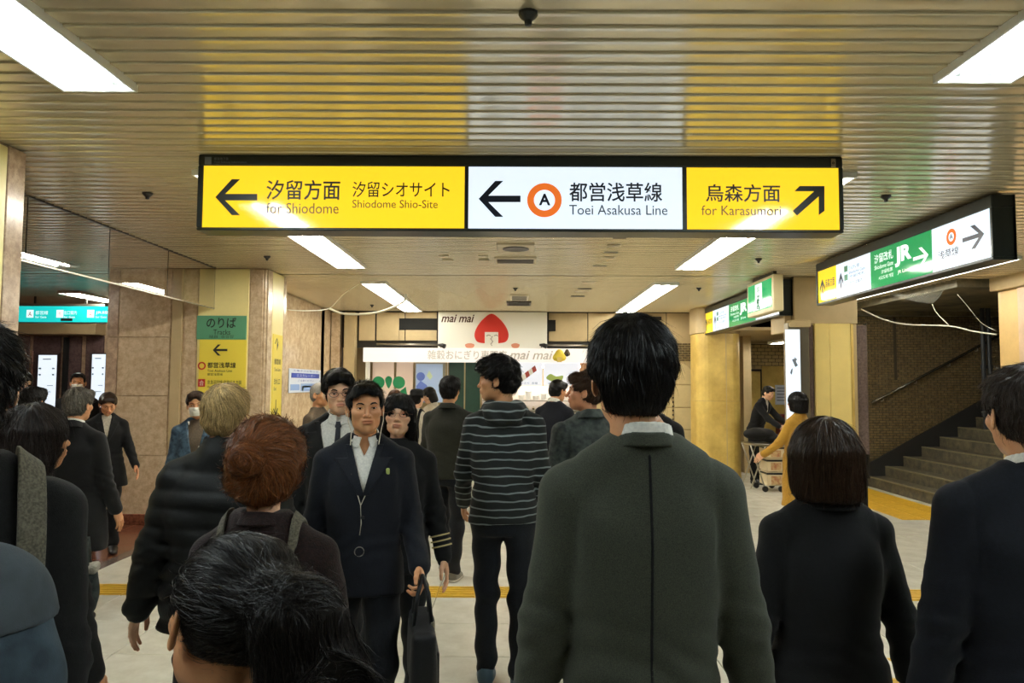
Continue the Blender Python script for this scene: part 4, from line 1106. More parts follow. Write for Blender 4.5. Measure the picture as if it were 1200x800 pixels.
# ------------------------------------------------------------------ heads
HEADS = {}
EYE = (.0305, .0640, .004)
def head_field(kind, h=.0025):
    f = Field((-.10, -.125, -.20), (.10, .125, .13), h)
    fem = kind == 'f'; wst = kind == 'w'; old = kind == 'o'
    f.add(ell((0, -.014, .030), (.0735, .091, .080)))
    f.add(ell((0, .022, -.035), (.0565 if not fem else .0555, .060, .075)), .03)
    f.add(ell((0, .058, -.084), (.023 if not fem else .018, .022, .020)), .035)
    for s in (-1, 1):
        f.add(ell((s*.0385 if not fem else s*.036, .005, -.060), (.017, .03, .026)), .03)          # jaw angle
        f.add(ell((s*.040, .052, -.018), (.023, .022, .018)), .025)        # cheek bone
        f.add(rc((s*.010, .079, .019), (s*.040, .069, .021), .008, .007), .018)   # brow ridge
        f.sub(ell((s*.0310, .093, .005), (.019, .018, .013)), .014)        # socket
    f.add(rc((0, -.028, -.06), (0, -.040, -.20), .048 if not fem else .041, .052 if not fem else .045), .02)
    nb = .0085 if not wst else .010; nl = .100 if not wst else .108
    f.add(rc((0, .078, .014), (0, nl-.004, -.024), .006, nb), .012)
    f.add(ell((0, nl-.001, -.027), (.0105, .0095, .0085)), .008)
    for s in (-1, 1):
        f.add(ell((s*.0125, .0865, -.0300), (.0072, .0088, .0068)), .006)
        f.sub(ell((s*.0065, .0925, -.0385), (.0032, .0045, .003)), .003)
    f.add(ell((0, .078, -.055), (.027, .014, .019)), .014)                 # muzzle
    f.add(ell((0, .0895, -.0500), (.0200, .0062, .0052)), .006); f.add(ell((0, .0875, -.0605), (.0175, .0070, .0062)), .006)
    f.sub(ell((0, .098, -.0555), (.022, .010, .0016)), .004)
    f.sub(ell((0, .090, -.0715), (.015, .007, .004)), .008)
    # lids with a slit
    op = .0046 if wst else .0036
    for s in (-1, 1):
        f.add(ell((s*EYE[0], EYE[1], EYE[2]), (.0152, .0152, .0145)), .006)
        f.sub(ell((s*EYE[0], EYE[1]+.014, EYE[2]+.0003), (.0128, .013, op), eul(0, s*-.10, 0)), .0015)
    # ears
    for s in (-1, 1):
        R = eul(-.2, 0, s*.38)
        f.add(ell((s*.0790, -.012, -.004), (.0055, .019, .031), R), .006)
        f.sub(ell((s*.0850, -.008, .002), (.006, .011, .017), R), .004)
        f.add(ell((s*.0765, -.004, -.028), (.005, .008, .010), R), .005)
    if old: f.disp(lambda x, y, z: .0006*np.sin(z*420+x*60)*(y > .03)*(z > .03)+.0007*np.sin(x*300+z*90)*(np.abs(x) > .025)*(y > .05))
    return f
def head_data(kind):
    if kind not in HEADS:
        f = head_field(kind); V, F = f.mesh()
        x, y, z = V.T
        lip = ((np.abs(x) < .0225) & (y > .078) & (z < -.0445-.004*(np.abs(x)/.022)**2+0) & (z > -.0672+.007*(np.abs(x)/.022)**2)).astype(float)
        HEADS[kind] = (f, V, F, lip)
    return HEADS[kind]
def surf_y(f, x, z):
    ys = np.linspace(.11, .0, 90); p = np.stack([np.full(90, x), ys, np.full(90, z)], 1); d = f.sample(p)
    i = int(np.argmax(d < 0)); return float(ys[i])
SKIN = {}
def skin_mat(col, key):
    if key in SKIN: return SKIN[key]
    m, nt, bs = newmat('skin_'+key)
    tc = N(nt, 'ShaderNodeTexCoord'); no = N(nt, 'ShaderNodeTexNoise'); setin(no, 'Scale', 22.); setin(no, 'Detail', 5)
    nt.links.new(tc.outputs['Object'], no.inputs['Vector'])
    cr = N(nt, 'ShaderNodeValToRGB'); e = cr.color_ramp.elements; e[0].position = .3; e[1].position = .7
    e[0].color = (col[0]*.84, col[1]*.72, col[2]*.66, 1); e[1].color = col
    nt.links.new(no.outputs[0], cr.inputs[0])
    at = N(nt, 'ShaderNodeAttribute', attribute_name='lip'); mx = N(nt, 'ShaderNodeMix', data_type='RGBA')
    mx.inputs[7].default_value = (col[0]*.72, col[1]*.36, col[2]*.36, 1)
    mu = N(nt, 'ShaderNodeMath', operation='MULTIPLY'); mu.inputs[1].default_value = .5
    nt.links.new(at.outputs['Fac'], mu.inputs[0]); nt.links.new(mu.outputs[0], mx.inputs[0]); nt.links.new(cr.outputs[0], mx.inputs[6]); nt.links.new(mx.outputs[2], bs.inputs['Base Color'])
    n2 = N(nt, 'ShaderNodeTexNoise'); setin(n2, 'Scale', 260.); nt.links.new(tc.outputs['Object'], n2.inputs['Vector'])
    b = N(nt, 'ShaderNodeBump'); setin(b, 'Strength', .12); setin(b, 'Distance', .002); nt.links.new(n2.outputs[0], b.inputs['Height']); nt.links.new(b.outputs[0], bs.inputs['Normal'])
    setin(bs, 'Roughness', .5); setin(bs, 'Subsurface Weight', .12); setin(bs, 'Subsurface Radius', (.01, .004, .002)); bs.inputs['Subsurface Scale'].default_value = .6
    SKIN[key] = m; return m
HAIRM = {}
def hair_mat(col, key, rough=.42):
    if key in HAIRM: return HAIRM[key]
    m, nt, bs = newmat('hair_'+key)
    at = N(nt, 'ShaderNodeAttribute', attribute_name='var'); cr = N(nt, 'ShaderNodeValToRGB'); e = cr.color_ramp.elements
    e[0].color = tuple(c*.30 for c in col[:3])+(1,); e[1].color = tuple(min(1, c*1.8) for c in col[:3])+(1,)
    nt.links.new(at.outputs['Fac'], cr.inputs[0]); nt.links.new(cr.outputs[0], bs.inputs['Base Color'])
    setin(bs, 'Roughness', rough); setin(bs, 'Specular IOR Level', .17); HAIRM[key] = m; return m
M_eyew = mat('eye_white', rgb(222, 214, 204), rough=.25); M_iris = mat('dark_iris', rgb(30, 20, 16), rough=.15)

# ------------------------------------------------------------------ hair
def wob(x, y, z, s, fr):
    return np.sin(fr*x+1.3*s+.6*np.sin(fr*.7*z))*np.sin(fr*.9*y+s*2.1)+.6*np.sin(fr*1.9*z+fr*1.1*x+s)
def hair_field(style, h, seed, vol):
    f = Field((-.17, -.19, -.44 if style in ('long', 'pony') else -.24), (.17, .15, .17), h)
    v = vol
    if style == 'bob':
        f.add(ell((0, -.016, .034), (.088+v, .106+v, .092+v)))
        f.add(loft([(-.125, .088+v, .085+v, -.030), (-.09, .097+v, .095+v, -.026), (-.03, .099+v, .103+v, -.02), (.03, .092+v, .100+v, -.018)], 2.2), .03)
        f.cut(lambda x, y, z: -(z+.128-.02*(y+.05)/.1))
        f.sub(ell((0, .108, -.045), (.058, .066, .092)), .010)
        f.sub(loft([(-.14, .052, .06, .01), (-.05, .055, .07, .03)], 2), .01)
    elif style in ('long', 'pony'):
        f.add(ell((0, -.014, .032), (.084+v, .103+v, .088+v)))
        if style == 'long':
            f.add(loft([(-.36, .085, .045, -.075), (-.25, .105, .055, -.075), (-.14, .108+v, .075, -.058), (-.04, .096+v, .095, -.03), (.03, .088+v, .098+v, -.02)], 2.2), .03)
            f.sub(ell((0, .112, -.050), (.057, .070, .096)), .010)
            f.sub(loft([(-.40, .06, .08, .045), (-.05, .06, .075, .035)], 2), .01)
        else:
            f.sub(ell((0, .105, -.055), (.062, .075, .095)), .012)
            for s in (-1, 1): f.sub(ell((s*.092, .0, -.035), (.030, .075, .052)), .01)
            f.cut(lambda x, y, z: -(z+.045))
            pts = [((.01, -.115, .055), .036), ((.03, -.145, .03), .050), ((.065, -.150, -.05), .062), ((.085, -.140, -.16), .066), ((.10, -.13, -.29), .060), ((.11, -.12, -.42), .045)]
            for (a, ra), (b, rb_) in zip(pts[:-1], pts[1:]): f.add(rc(a, b, ra, rb_, (1.15, .75, 1)), .03)
    elif style == 'bun':
        f.add(ell((0, -.016, .034), (.092+v, .108+v, .092+v)))
        f.add(ell((0, -.055, -.03), (.086+v, .068+v, .066+v)), .03)
        f.sub(ell((0, .11, -.050), (.066, .072, .088)), .012); f.cut(lambda x, y, z: np.where(z < -.03, -(z+.098), -1))
        sp_ = [(-.008+(.040-.019*t)*math.cos(2.2+t*5.0), -.134-.010*t, .026+(.036-.017*t)*math.sin(2.2+t*5.0)) for t in np.linspace(0, 2.0, 13)]
        for k_ in range(12): f.add(rc(sp_[k_], sp_[k_+1], .0165, .0165), .003)
        f.add(ell((-.008, -.125, .026), (.045, .030, .042)), .008)
    else:                                   # short cuts
        th = {'short': .010, 'crop': .006, 'thick': .017, 'tuft': .016}[style]+v
        f.add(ell((0, -.016, .036), (.0745+th, .093+th, .082+th*1.15)))
        f.add(ell((0, -.035, -.020), (.064+th*.5, .072+th*.6, .060)), .03)
        f.add(rc((-.03, .060, .078), (.035, .062, .082), .022+th*.5, .024+th*.5), .03)
        # face, temple and nape openings
        f.sub(ell((0, .115, -.020), (.071, .075, .085 if style == 'thick' else .101)), .010)
        f.cut(lambda x, y, z: np.where(z < .0, np.abs(x)-(.079+z*.42), -1.))
        hl, yy0 = {'crop': (.070, .040), 'short': (.058, .042), 'thick': (.050, .045), 'tuft': (.056, .044)}[style]
        f.cut(lambda x, y, z: np.minimum(y-yy0, hl-4.5*x*x+.004*np.sin(90*x+seed)-z))
        for s in (-1, 1):
            f.sub(ell((s*.078, .040, -.050), (.034, .050, .066)), .010)
            f.sub(ell((s*.088, -.010, -.018), (.020, .028, .036)), .006)
        f.cut(lambda x, y, z: np.where(z < -.02, -(z+.080-.30*np.abs(x)*0+.0), -1))
        f.sub(loft([(-.16, .1, .1, .055), (-.035, .1, .085, .065)], 2), .01)
    amp = {'short': .0020, 'crop': .0008, 'thick': .0022, 'tuft': .0045, 'bob': .0010, 'long': .003, 'pony': .0015, 'bun': .0030}[style]
    f.disp(lambda x, y, z: amp*wob(x, y, z, seed, 62)*np.clip((z+.10)/.05, .3, 1)+amp*.5*wob(y, x, z, seed+2, 120))
    return f
def flow(style, p, seed):
    """growth direction of the hair at points p (head frame)"""
    x, y, z = p.T
    crown = A_([0, -.045, .125])
    away = p-crown; d = away/np.maximum(np.linalg.norm(away, axis=1, keepdims=True), 1e-4)
    if style in ('bob', 'long'): d = d*.6+A_([0, 0, -1.0])
    elif style == 'pony':
        c = A_([.012, -.14, .045]); t = c-p; t = t/np.maximum(np.linalg.norm(t, axis=1, keepdims=True), 1e-4)
        tail = ((y < -.125) & (z < .05)) | (z < -.10) | ((x > .05) & (y < -.10) & (z < .04))
        d = np.where(tail[:, None], A_([.25, 0, -1.0])[None], t)
    elif style == 'bun':
        c = A_([-.01, -.14, .03]); t = c-p; dist = np.linalg.norm(t, axis=1, keepdims=True); t = t/np.maximum(dist, 1e-4)
        sw = np.cross(t, A_([0, -1., 0])[None])
        d = t+sw*(.35+np.clip(.05-dist, 0, 1)*30)
    elif style in ('tuft',): d = d*.8+A_([.1, .5, -.1])
    else: d = d*1.0+A_([.15, .15, -.35])
    ang = np.stack([np.sin(40*z+seed+9*x), np.sin(35*x+2*seed+30*z), np.sin(38*y+seed)], 1)
    return d+ang*(.10 if style in ('bob', 'pony', 'long') else .22)
def hair(style, parent, T, m, near, seed, vol=0., strands=0, wd=.0012, length=.05, stray=0.0, name='hair'):
    h = .004 if near else .0065
    f = hair_field(style, h, seed, vol); V, F = f.mesh(); rs = np.random.RandomState(int(seed)+5)
    if len(V) == 0: return None
    var = .25+.25*rs.rand(len(V)); n0 = len(V)
    if strands:
        i = rs.choice(len(V), strands); p = V[i]+rs.normal(0, .0015, (strands, 3)); g = f.grad(p); p = p-g*f.sample(p)[:, None]+g*.0008
        S = 7; L = length*(.5+rs.rand(strands)); W = wd*(.6+.8*rs.rand(strands)); ph = rs.rand(strands)*7; sv = rs.rand(strands)
        st = rs.rand(strands) < stray; jit = rs.normal(0, .16, (strands, 3)); tw = rs.uniform(-.9, .9, strands)[:, None]
        d = flow(style, p, seed)+jit; rib = []
        lift = np.where(st, .006+.014*rs.rand(strands), .0018+.004*rs.rand(strands))
        for k in range(S):
            g = f.grad(p); d = .55*d/np.maximum(np.linalg.norm(d, axis=1, keepdims=True), 1e-6)+.45*(flow(style, p, seed)+jit)
            d = d-g*np.sum(d*g, 1, keepdims=True); d = d/np.maximum(np.linalg.norm(d, axis=1, keepdims=True), 1e-6)
            sd = np.cross(d, g); sd = sd/np.maximum(np.linalg.norm(sd, axis=1, keepdims=True), 1e-6)
            sd = sd*np.cos(tw)+g*np.sin(tw); u = k/(S-1); up = g*(lift*(u**1.5)+.0004)[:, None]; wk = (W*(1-.75*u))[:, None]
            rib.append((p+up-sd*wk, p+up+sd*wk))
            p = p+d*(L/(S-1))[:, None]; g = f.grad(p); s_ = f.sample(p)[:, None]; p = p-g*np.clip(s_, -.01, .01)*(1-.5*st)[:, None]
        R_ = np.stack([np.stack(r, 1) for r in rib], 1).reshape(-1, 3); n = strands; q = []
        base = np.arange(n)*S*2+n0
        for k in range(S-1): q.append(np.stack([base+2*k, base+2*k+1, base+2*k+3, base+2*k+2], 1))
        V = np.concatenate([V, R_]); F = np.concatenate([F]+q); var = np.concatenate([var, np.repeat(sv, S*2)])
    Vt = V@A_(T)[:3, :3].T+A_(T)[:3, 3]
    return npmesh(name, Vt, F, m, parent, True, {'var': var})

# ------------------------------------------------------------------ hands   (wrist at origin, fingers along -Z, palm facing -X for the right hand)
HANDS = {}
def hand_data(curl, side, h=.0032):
    key = (round(curl, 2), side, h)
    if key in HANDS: return HANDS[key]
    f = Field((-.075, -.065, -.215), (.075, .085, .03), h)
    f.add(rc((0, 0, .02), (0, 0, -.02), .024, .023, (.8, 1.1, 1)))
    f.add(ell((0, .0, -.052), (.014, .039, .046)), .012)
    kn = [(.029, -.082, .0085, .040), (.0095, -.090, .0088, .045), (-.0105, -.087, .0085, .041), (-.029, -.078, .0074, .032)]
    for (y, z, r, L) in kn:
        a = A_([0, y, z]); f.add(rc((0.0, y*.7, -.045), a, r*1.15, r*1.08), .008); th = curl*.55
        for sg, fr in enumerate((1.0, .62, .46)):
            b = a+A_([-math.sin(th), y*.06*0, -math.cos(th)])*L*fr; f.add(rc(a, b, r*(1-.08*sg), r*(.93-.08*sg)), .003); a = b; th += curl*(.95 if sg == 0 else .7)
    a = A_([-.006, .026, -.028]); b = A_([-.020, .052, -.058]); c = A_([-.028, .058, -.086]); d = A_([-.032, .054, -.108])
    f.add(rc(a, b, .015, .0115), .01); f.add(rc(b, c, .0112, .0098), .004); f.add(rc(c, d, .0098, .0078), .003)
    V, F = f.mesh()
    if side < 0: V = V*A_([-1, 1, 1]); F = F[:, ::-1]
    HANDS[key] = (V, F); return HANDS[key]

# ------------------------------------------------------------------ skeleton
def skeleton(sp):
    w_ = sp.get('sw', .18); J = {}; lean = sp.get('lean', 0.0)
    hipz = .90-sp.get('drop', 0)
    J['lean'] = lambda z: math.sin(lean)*max(0, z-.95)
    def leanp(p): p = A_(p, float); dz = max(0, p[2]-.95); return A_([p[0], p[1]+math.sin(lean)*dz, p[2]-(1-math.cos(lean))*dz])
    J['leanp'] = leanp
    legs = sp.get('legs', ((0, 0), (0, 0)))
    for s, nm in ((-1, 'L'), (1, 'R')):
        hf, kn = legs[0 if s < 0 else 1]
        hip = A_([s*.088, 0, hipz]); k = hip+A_([s*.01, math.sin(hf), -math.cos(hf)])*.425; a2 = hf-kn
        an = k+A_([0, math.sin(a2), -math.cos(a2)])*.40
        J['hip'+nm], J['knee'+nm], J['ank'+nm] = hip, k, an
        fl, ab, el, inn = sp.get('arms', ((.05, .14, .15, 0), (.05, .14, .15, 0)))[0 if s < 0 else 1]
        sh = leanp([s*(w_-.016), -.012, 1.368]); d = A_([s*math.sin(ab), math.sin(fl)*math.cos(ab), -math.cos(fl)*math.cos(ab)])
        e = sh+d*.272; f2 = fl+el; d2 = A_([s*math.sin(ab-inn), math.sin(f2)*math.cos(ab-inn), -math.cos(f2)*math.cos(ab-inn)])
        wr = e+d2*.240; J['sh'+nm], J['el'+nm], J['wr'+nm], J['hd'+nm] = sh, e, wr, d2
    mz = min(J['ankL'][2], J['ankR'][2])-.075
    J['dz'] = mz
    yw, pt, tl = sp.get('head', (0, 0, 0))
    piv = leanp([0, -.035, 1.50])
    R = Matrix.Rotation(yw, 4, 'Z') @ Matrix.Rotation(pt, 4, 'X') @ Matrix.Rotation(tl, 4, 'Y')
    hs = sp.get('hs', 1.0)
    J['T'] = Matrix.Translation(Vector(piv)) @ R @ Matrix.Translation((sp.get('hoff', 0), .035*hs, .112*hs)) @ Matrix.Scale(hs, 4)
    return J
def limb(f, J, s, r0, r1, r2, k=.02, end=1.0, kk=.035):
    a, b, c = J['sh'+s], J['el'+s], J['wr'+s]; c = b+(c-b)*end
    f.add(rc(a, b, r0, r1), kk); f.add(rc(b, c, r1, r2), .02)
def sheared(prim, J):
    fn, lo, hi = prim; ln = J['lean_a']
    if abs(ln) < 1e-4: return prim
    return (lambda x, y, z: fn(x, y-math.sin(ln)*np.maximum(0, z-.95), z)), lo-A_([0, .6, .15]), hi+A_([0, .6, 0])

def box_sub(v, x):  # polygon half width helper
    return v

# ------------------------------------------------------------------ the person
FAB = {}
def person(sp):
    """sp: dict describing one person"""
    h = sp.get('h', .012); near = sp.get('near', False); fem = sp.get('fem', False)
    J = skeleton(sp); J['lean_a'] = sp.get('lean', 0.0)
    px, py, Y = sp['at']; top = P(px, py, Y); ht = sp.get('ht') or top.z
    s_ = ht/1.72/ (1.0 if not sp.get('lean') else (1-.45*(1-math.cos(sp['lean']))))
    hx = A_(J['T'].translation); rz = sp.get('rz', 0)
    off = Matrix.Rotation(rz, 3, 'Z') @ Vector((hx[0], hx[1]-.02, 0))*s_
    root = empty('person', (top.x-off.x, Y-off.y, 0), rz, sp['label'], 'person', sp.get('group'))
    root.scale = (s_, s_, s_)
    dz = J['dz']; bulk = sp.get('bulk', 1.0); wv = sp.get('seed', 1)
    def fin(V):
        V = np.asarray(V, float).copy(); V[:, 2] -= dz; return V
    sk = skin_mat(sp.get('skin', rgb(214, 160, 120)), sp.get('skinkey', 'a'))
    # ---- body: head + hands + limbs and trunk in one mesh
    hf, HV, HF, lip = head_data(sp.get('headkind', 'f' if fem else 'm'))
    T = A_(J['T']); HVt = HV@T[:3, :3].T+T[:3, 3]
    bf = Field((-.55, -.55, -.02), (.55, .8, 1.56), .022)
    bf.add(sheared(loft([(.86, .145, .10, 0), (1.05, .125, .09, 0), (1.25, .14, .080, -.012), (1.36, .12, .060, -.020), (1.44, .055, .042, -.036)]), J))
    nk = J['leanp']([0, -.035, 1.46]); bf.add(rc(nk, J['leanp']([0, -.035, 1.505]), .052 if not fem else .045, .050 if not fem else .044), .03)
    for s in 'LR':
        limb(bf, J, s, .045, .036, .026); bf.add(rc(J['hip'+s], J['knee'+s], .075, .05), .03); bf.add(rc(J['knee'+s], J['ank'+s], .048, .034), .02)
        bf.add(rc(J['ank'+s], J['ank'+s]+A_([0, .12, -.045]), .032, .022), .02)
    BV, BF = bf.mesh(); parts = [(BV, BF)]; lipv = [np.zeros(len(BV))]
    for s, sg in (('L', -1), ('R', 1)):
        hk = sp.get('hands', (.35, .35))[0 if sg < 0 else 1]
        if hk is None: continue
        V, F = hand_data(hk, sg, .0032 if near or h < .011 else .005); d = Vector(J['hd'+s]); q = Vector((0, 0, -1)).rotation_difference(d).to_matrix()
        tw = sp.get('twist', (0, 0))[0 if sg < 0 else 1]
        Rm_ = A_(q @ Matrix.Rotation(tw, 3, 'Z')); parts.append((V@Rm_.T+J['wr'+s], F)); lipv.append(np.zeros(len(V)))
    parts.append((HVt, HF)); lipv.append(lip)
    n = 0; VV = []; FF = []
    for V, F in parts: VV.append(V); FF.append(F+n); n += len(V)
    body = npmesh('body', fin(np.concatenate(VV)), np.concatenate(FF), sk, root, True, {'lip': np.concatenate(lipv)})
    Tz = Matrix.Translation((0, 0, -dz)) @ J['T']; Tn = A_(Tz)
    def hp(p): p = np.atleast_2d(A_(p, float)); return p@Tn[:3, :3].T+Tn[:3, 3]
    # ---- face parts
    hm = hair_mat(sp.get('haircol', rgb(17, 14, 13)), sp.get('hairkey', 'black'), sp.get('hrough', .42))
    if sp.get('face', True):
        for s in (-1, 1):
            mb = MB(); c = A_([s*EYE[0], EYE[1], EYE[2]]); n_ = 12; vs = []
            for i in range(n_//2+1):
                ph = PI*i/(n_//2)
                for j in range(n_): vs.append((c[0]+.0126*math.sin(ph)*math.cos(2*PI*j/n_), c[1]+.0126*math.cos(ph), c[2]+.0126*math.sin(ph)*math.sin(2*PI*j/n_)))
            fs = [(i*n_+j, i*n_+(j+1) % n_, (i+1)*n_+(j+1) % n_, (i+1)*n_+j) for i in range(n_//2) for j in range(n_)]
            e = npmesh('eye', hp(vs), A_(fs), M_eyew, body)
            gx_, gz_ = sp.get('gaze', (0, 0)); k0 = len(fs)
            pts = [(c[0]+gx_*.004+.0058*math.cos(a), c[1]+.0122, c[2]+gz_*.004+.0058*math.sin(a)) for a in np.linspace(0, 2*PI, 14, endpoint=False)]
            pts.append((c[0]+gx_*.004, c[1]+.0136, c[2]+gz_*.004))
            npmesh('iris', hp(pts), A_([(i, (i+1) % 14, 14) for i in range(14)]), M_iris, body)
            if not sp.get('nobrow'):
                bp = [(s*.013, .021), (s*.024, .0265), (s*.036, .0275), (s*.047, .0215)]
                pp = [(x, surf_y(hf, x, z)+.0005, z) for x, z in bp]; mb.tube([tuple(q) for q in hp(pp)], [.0026, .0042, .0036, .0014] if not fem else [.0018, .0028, .0024, .001], 6)
                for i_, (x_, y_, z_) in enumerate(pp): pass
                mb.build_local = None
                o = npmesh('eyebrow', [v for v in mb.v], A_([f_ for f_ in mb.f if len(f_) == 4]), hm, body, True, {'var': np.full(len(mb.v), .2)})
            lp = [(s*(EYE[0]-.0125), EYE[2]-.0005), (s*(EYE[0]-.006), EYE[2]+.0040), (s*EYE[0], EYE[2]+.0052), (s*(EYE[0]+.008), EYE[2]+.0040), (s*(EYE[0]+.0135), EYE[2]+.0000)]
            mb = MB(); mb.tube([tuple(q) for q in hp([(x, surf_y(hf, x, z+.002)+.0002, z) for x, z in lp])], .0011, 5)
            npmesh('eyelashes', mb.v, A_([f_ for f_ in mb.f if len(f_) == 4]), hm, body, True, {'var': np.full(len(mb.v), .1)})
    hr = None
    if sp.get('hair'): hr = hair(sp['hair'], root, Tz, hm, near or h < .0135, sp.get('seed', 1), sp.get('vol', 0), sp.get('strands', 0), sp.get('swd', .0012), sp.get('slen', .05), sp.get('stray', .05))
    if sp.get('glasses'):
        mb = MB()
        for s in (-1, 1):
            cx = s*.032; r = .020; pts = []
            for k in range(21):
                a = 2*PI*k/20; pts.append((cx+r*1.12*math.cos(a), .094-.10*abs(cx+r*math.cos(a))*.4, .003+r*.72*math.sin(a)))
            mb.tube([tuple(q) for q in hp(pts)], .0015, 5, cap=False)
            mb.tube([tuple(q) for q in hp([(s*.054, .089, .008), (s*.076, .05, .008), (s*.081, -.01, .012), (s*.080, -.025, -.004)])], .0012, 5)
        mb.tube([tuple(q) for q in hp([(-.011, .096, .006), (0, .0985, .009), (.011, .096, .006)])], .0012, 5)
        o = mb.build('glasses_frame', M_blk if sp['glasses'] == 1 else mat('thin_metal_glasses', rgb(120, 84, 60), rough=.3, metal=.6)); o.parent = root; o['label'] = 'thin framed glasses'
    if sp.get('mask'):
        mf = hf.clone((-.065, .0, -.105), (.065, .125, .005), .003)
        mf.cut(lambda x, y, z: np.maximum(np.maximum(np.abs(x)-.058, np.maximum(z+.010, -(z+.095))), -(y-.018)))
        D_ = hf.clone((-.065, .0, -.105), (.065, .125, .005), .003).D; mf.D = np.maximum(np.maximum(D_-.006, -(D_+.001)), np.maximum(np.maximum(np.abs(mf.ax[0][:, None, None])-.057, np.maximum(mf.ax[2][None, None, :]+.012, -(mf.ax[2][None, None, :]+.093))), -(mf.ax[1][None, :, None]-.02)))
        V, F = mf.mesh(); o = npmesh('face_mask', hp(V), F, M_white, root); o['label'] = 'white surgical face mask'
        mb = MB()
        for s in (-1, 1): mb.tube([tuple(q) for q in hp([(s*.055, .035, -.02), (s*.078, -.005, .01), (s*.084, -.03, -.01), (s*.055, .035, -.08)])], .0009, 4)
        o = mb.build('mask_loop', M_white); o.parent = root
    # ---- clothes
    sw = sp.get('sw', .18); g = sp.get('top', 'suit'); tm = sp['topmat']; hem = sp.get('hem', .80)
    pad = {'suit': .008, 'coat': .014, 'puffer': .030, 'hoodie': .010, 'jacket': .016, 'shirt': .004, 'knit': .010}[g]
    bx_ = bulk; fw = .90 if fem else 1.0
    hemw = .178 if not fem else .175
    prof_ = [(hem, (hemw+(.0 if hem > .7 else .03))*bx_+pad, .118*bx_+pad, .0), (.93, .172*bx_+pad, .118*bx_+pad, .0), (1.06, (.152*fw)*bx_+pad, .104*bx_+pad, .0), (1.18, (.166*fw)*bx_+pad, .112*bx_+pad, -.002), (1.30, .180*fw*bx_+pad, .118*bx_+pad, -.004), (1.360, (sw-.022)+pad*.6, .092+pad, -.012), (1.408, sw*.70, .074+pad*.8, -.020), (1.455, .078, .062+pad*.5, -.028), (1.49, .066, .056+pad*.3, -.034)]
    gf = Field((-.62, -.60, max(-.05, hem-.06)), (.62, .85, 1.60), h)
    gf.add(sheared(loft(prof_, 2.5), J))
    for s, sg in (('L', -1), ('R', 1)):
        a = J['leanp']([sg*.06, -.03, 1.452]); gf.add(rc(a, J['sh'+s]+A_([-sg*.004, 0, .002+(.008 if g == 'suit' else 0)]), .034+pad*.4+(.010 if g == 'suit' else 0), .045+pad*.6+(.006 if g == 'suit' else 0)), .030)
        r0, r1, r2 = (.050, .043, .035) if not fem else (.045, .039, .033)
        if g == 'suit': r0 += .003; r1 += .003; r2 += .006
        limb(gf, J, s, r0+pad*.8, r1+pad*.9, r2+pad*.8, end=sp.get('sleeve', 1.0), kk=.022)
    if g == 'suit':
        for sg, s in ((-1, 'L'), (1, 'R')):
            q_ = J['sh'+s]; gf.add(rc(J['leanp']([sg*.085, -.024, 1.425]), q_+A_([sg*.012, 0, .018]), .026, .033), .018)
    # wrinkles
    wa = sp.get('wr', .0030)
    el_l, el_r = J['elL'], J['elR']
    def wrk(x, y, z):
        d = wa*(np.sin(23*z+17*x+wv)+.7*np.sin(41*z-23*x*np.sign(x)+11*y+2*wv)+.6*np.sin(31*y+19*z+13*x+3*wv))*.6
        d = d+wa*1.2*np.sin(90*z+26*np.abs(x)+wv+4*np.sin(12*x))*np.exp(-((z-1.03)/.07)**2)
        for e in (el_l, el_r):
            r2 = (x-e[0])**2+(y-e[1])**2+(z-e[2])**2; d = d+wa*1.8*np.sin(120*z+60*y+40*x+wv)*np.exp(-r2/.0075)
        return d
    gf.disp(wrk)
    if g in ('suit', 'jacket'):
        sx_ = abs(J['shR'][0])-.012
        gf.disp(lambda x, y, z: .0045*np.exp(-((np.abs(x)-sx_-.10*np.clip(1.36-z, 0, .2)*0-.25*np.abs(y+.01)*0)/.006)**2)*np.clip((z-1.20)/.05, 0, 1))
    if g == 'puffer':
        gf.disp(lambda x, y, z: -.010*np.sqrt(np.abs(np.sin(z*PI/.070+.3*np.sin(9*x))))+.006)
        gf.add(rc(J['leanp']([0, -.035, 1.465]), J['leanp']([0, -.03, 1.505]), .085, .075), .02)
    if g == 'hoodie':      # hood lying on the back
        gf.add(ell(J['leanp']([0, -.108, 1.435]), (.112, .058, .075)), .015); gf.add(rc(J['leanp']([-.075, -.05, 1.46]), J['leanp']([.075, -.05, 1.46]), .045, .045), .03)
        gf.sub(ell(J['leanp']([0, -.09, 1.50]), (.045, .03, .03)), .02)
        gf.disp(lambda x, y, z: .006*np.sin(60*x+50*z)*np.exp(-((z-1.43)/.06)**2)*(y < -.06))
    cutz = hem
    gf.cut(lambda x, y, z: -(z-cutz-.004*np.sin(14*x+wv)))
    v0 = sp.get('vneck')    # (bottom z, half width at the neck)
    nkx = sp.get('neckr', .058 if not fem else .052)
    # neck hole
    gf.sub(rc(J['leanp']([0, -.030, 1.535]), J['leanp']([0, -.02, 1.64]), nkx+.002, nkx+.03), .006)
    gsolid = gf
    if v0:
        vz, vw = v0
        def vcut(x, y, z):
            w_ = np.clip((z-vz)/(1.47-vz), -1, 1.2)*vw; return np.maximum(np.maximum(np.abs(x)-w_, -(y+.0-.01)), vz-z)
        base_ops = list(gf.ops)
        gf.do('sub', vcut, A_([-.2, 0, vz]), A_([.2, .3, 1.6]), .003)
    V, F = gf.mesh()
    names = {'suit': 'suit_jacket', 'coat': 'coat', 'puffer': 'puffer_jacket', 'hoodie': 'hoodie', 'jacket': 'jacket', 'shirt': 'shirt', 'knit': 'sweater'}
    gar = npmesh(names[g], fin(V), F, tm, root)
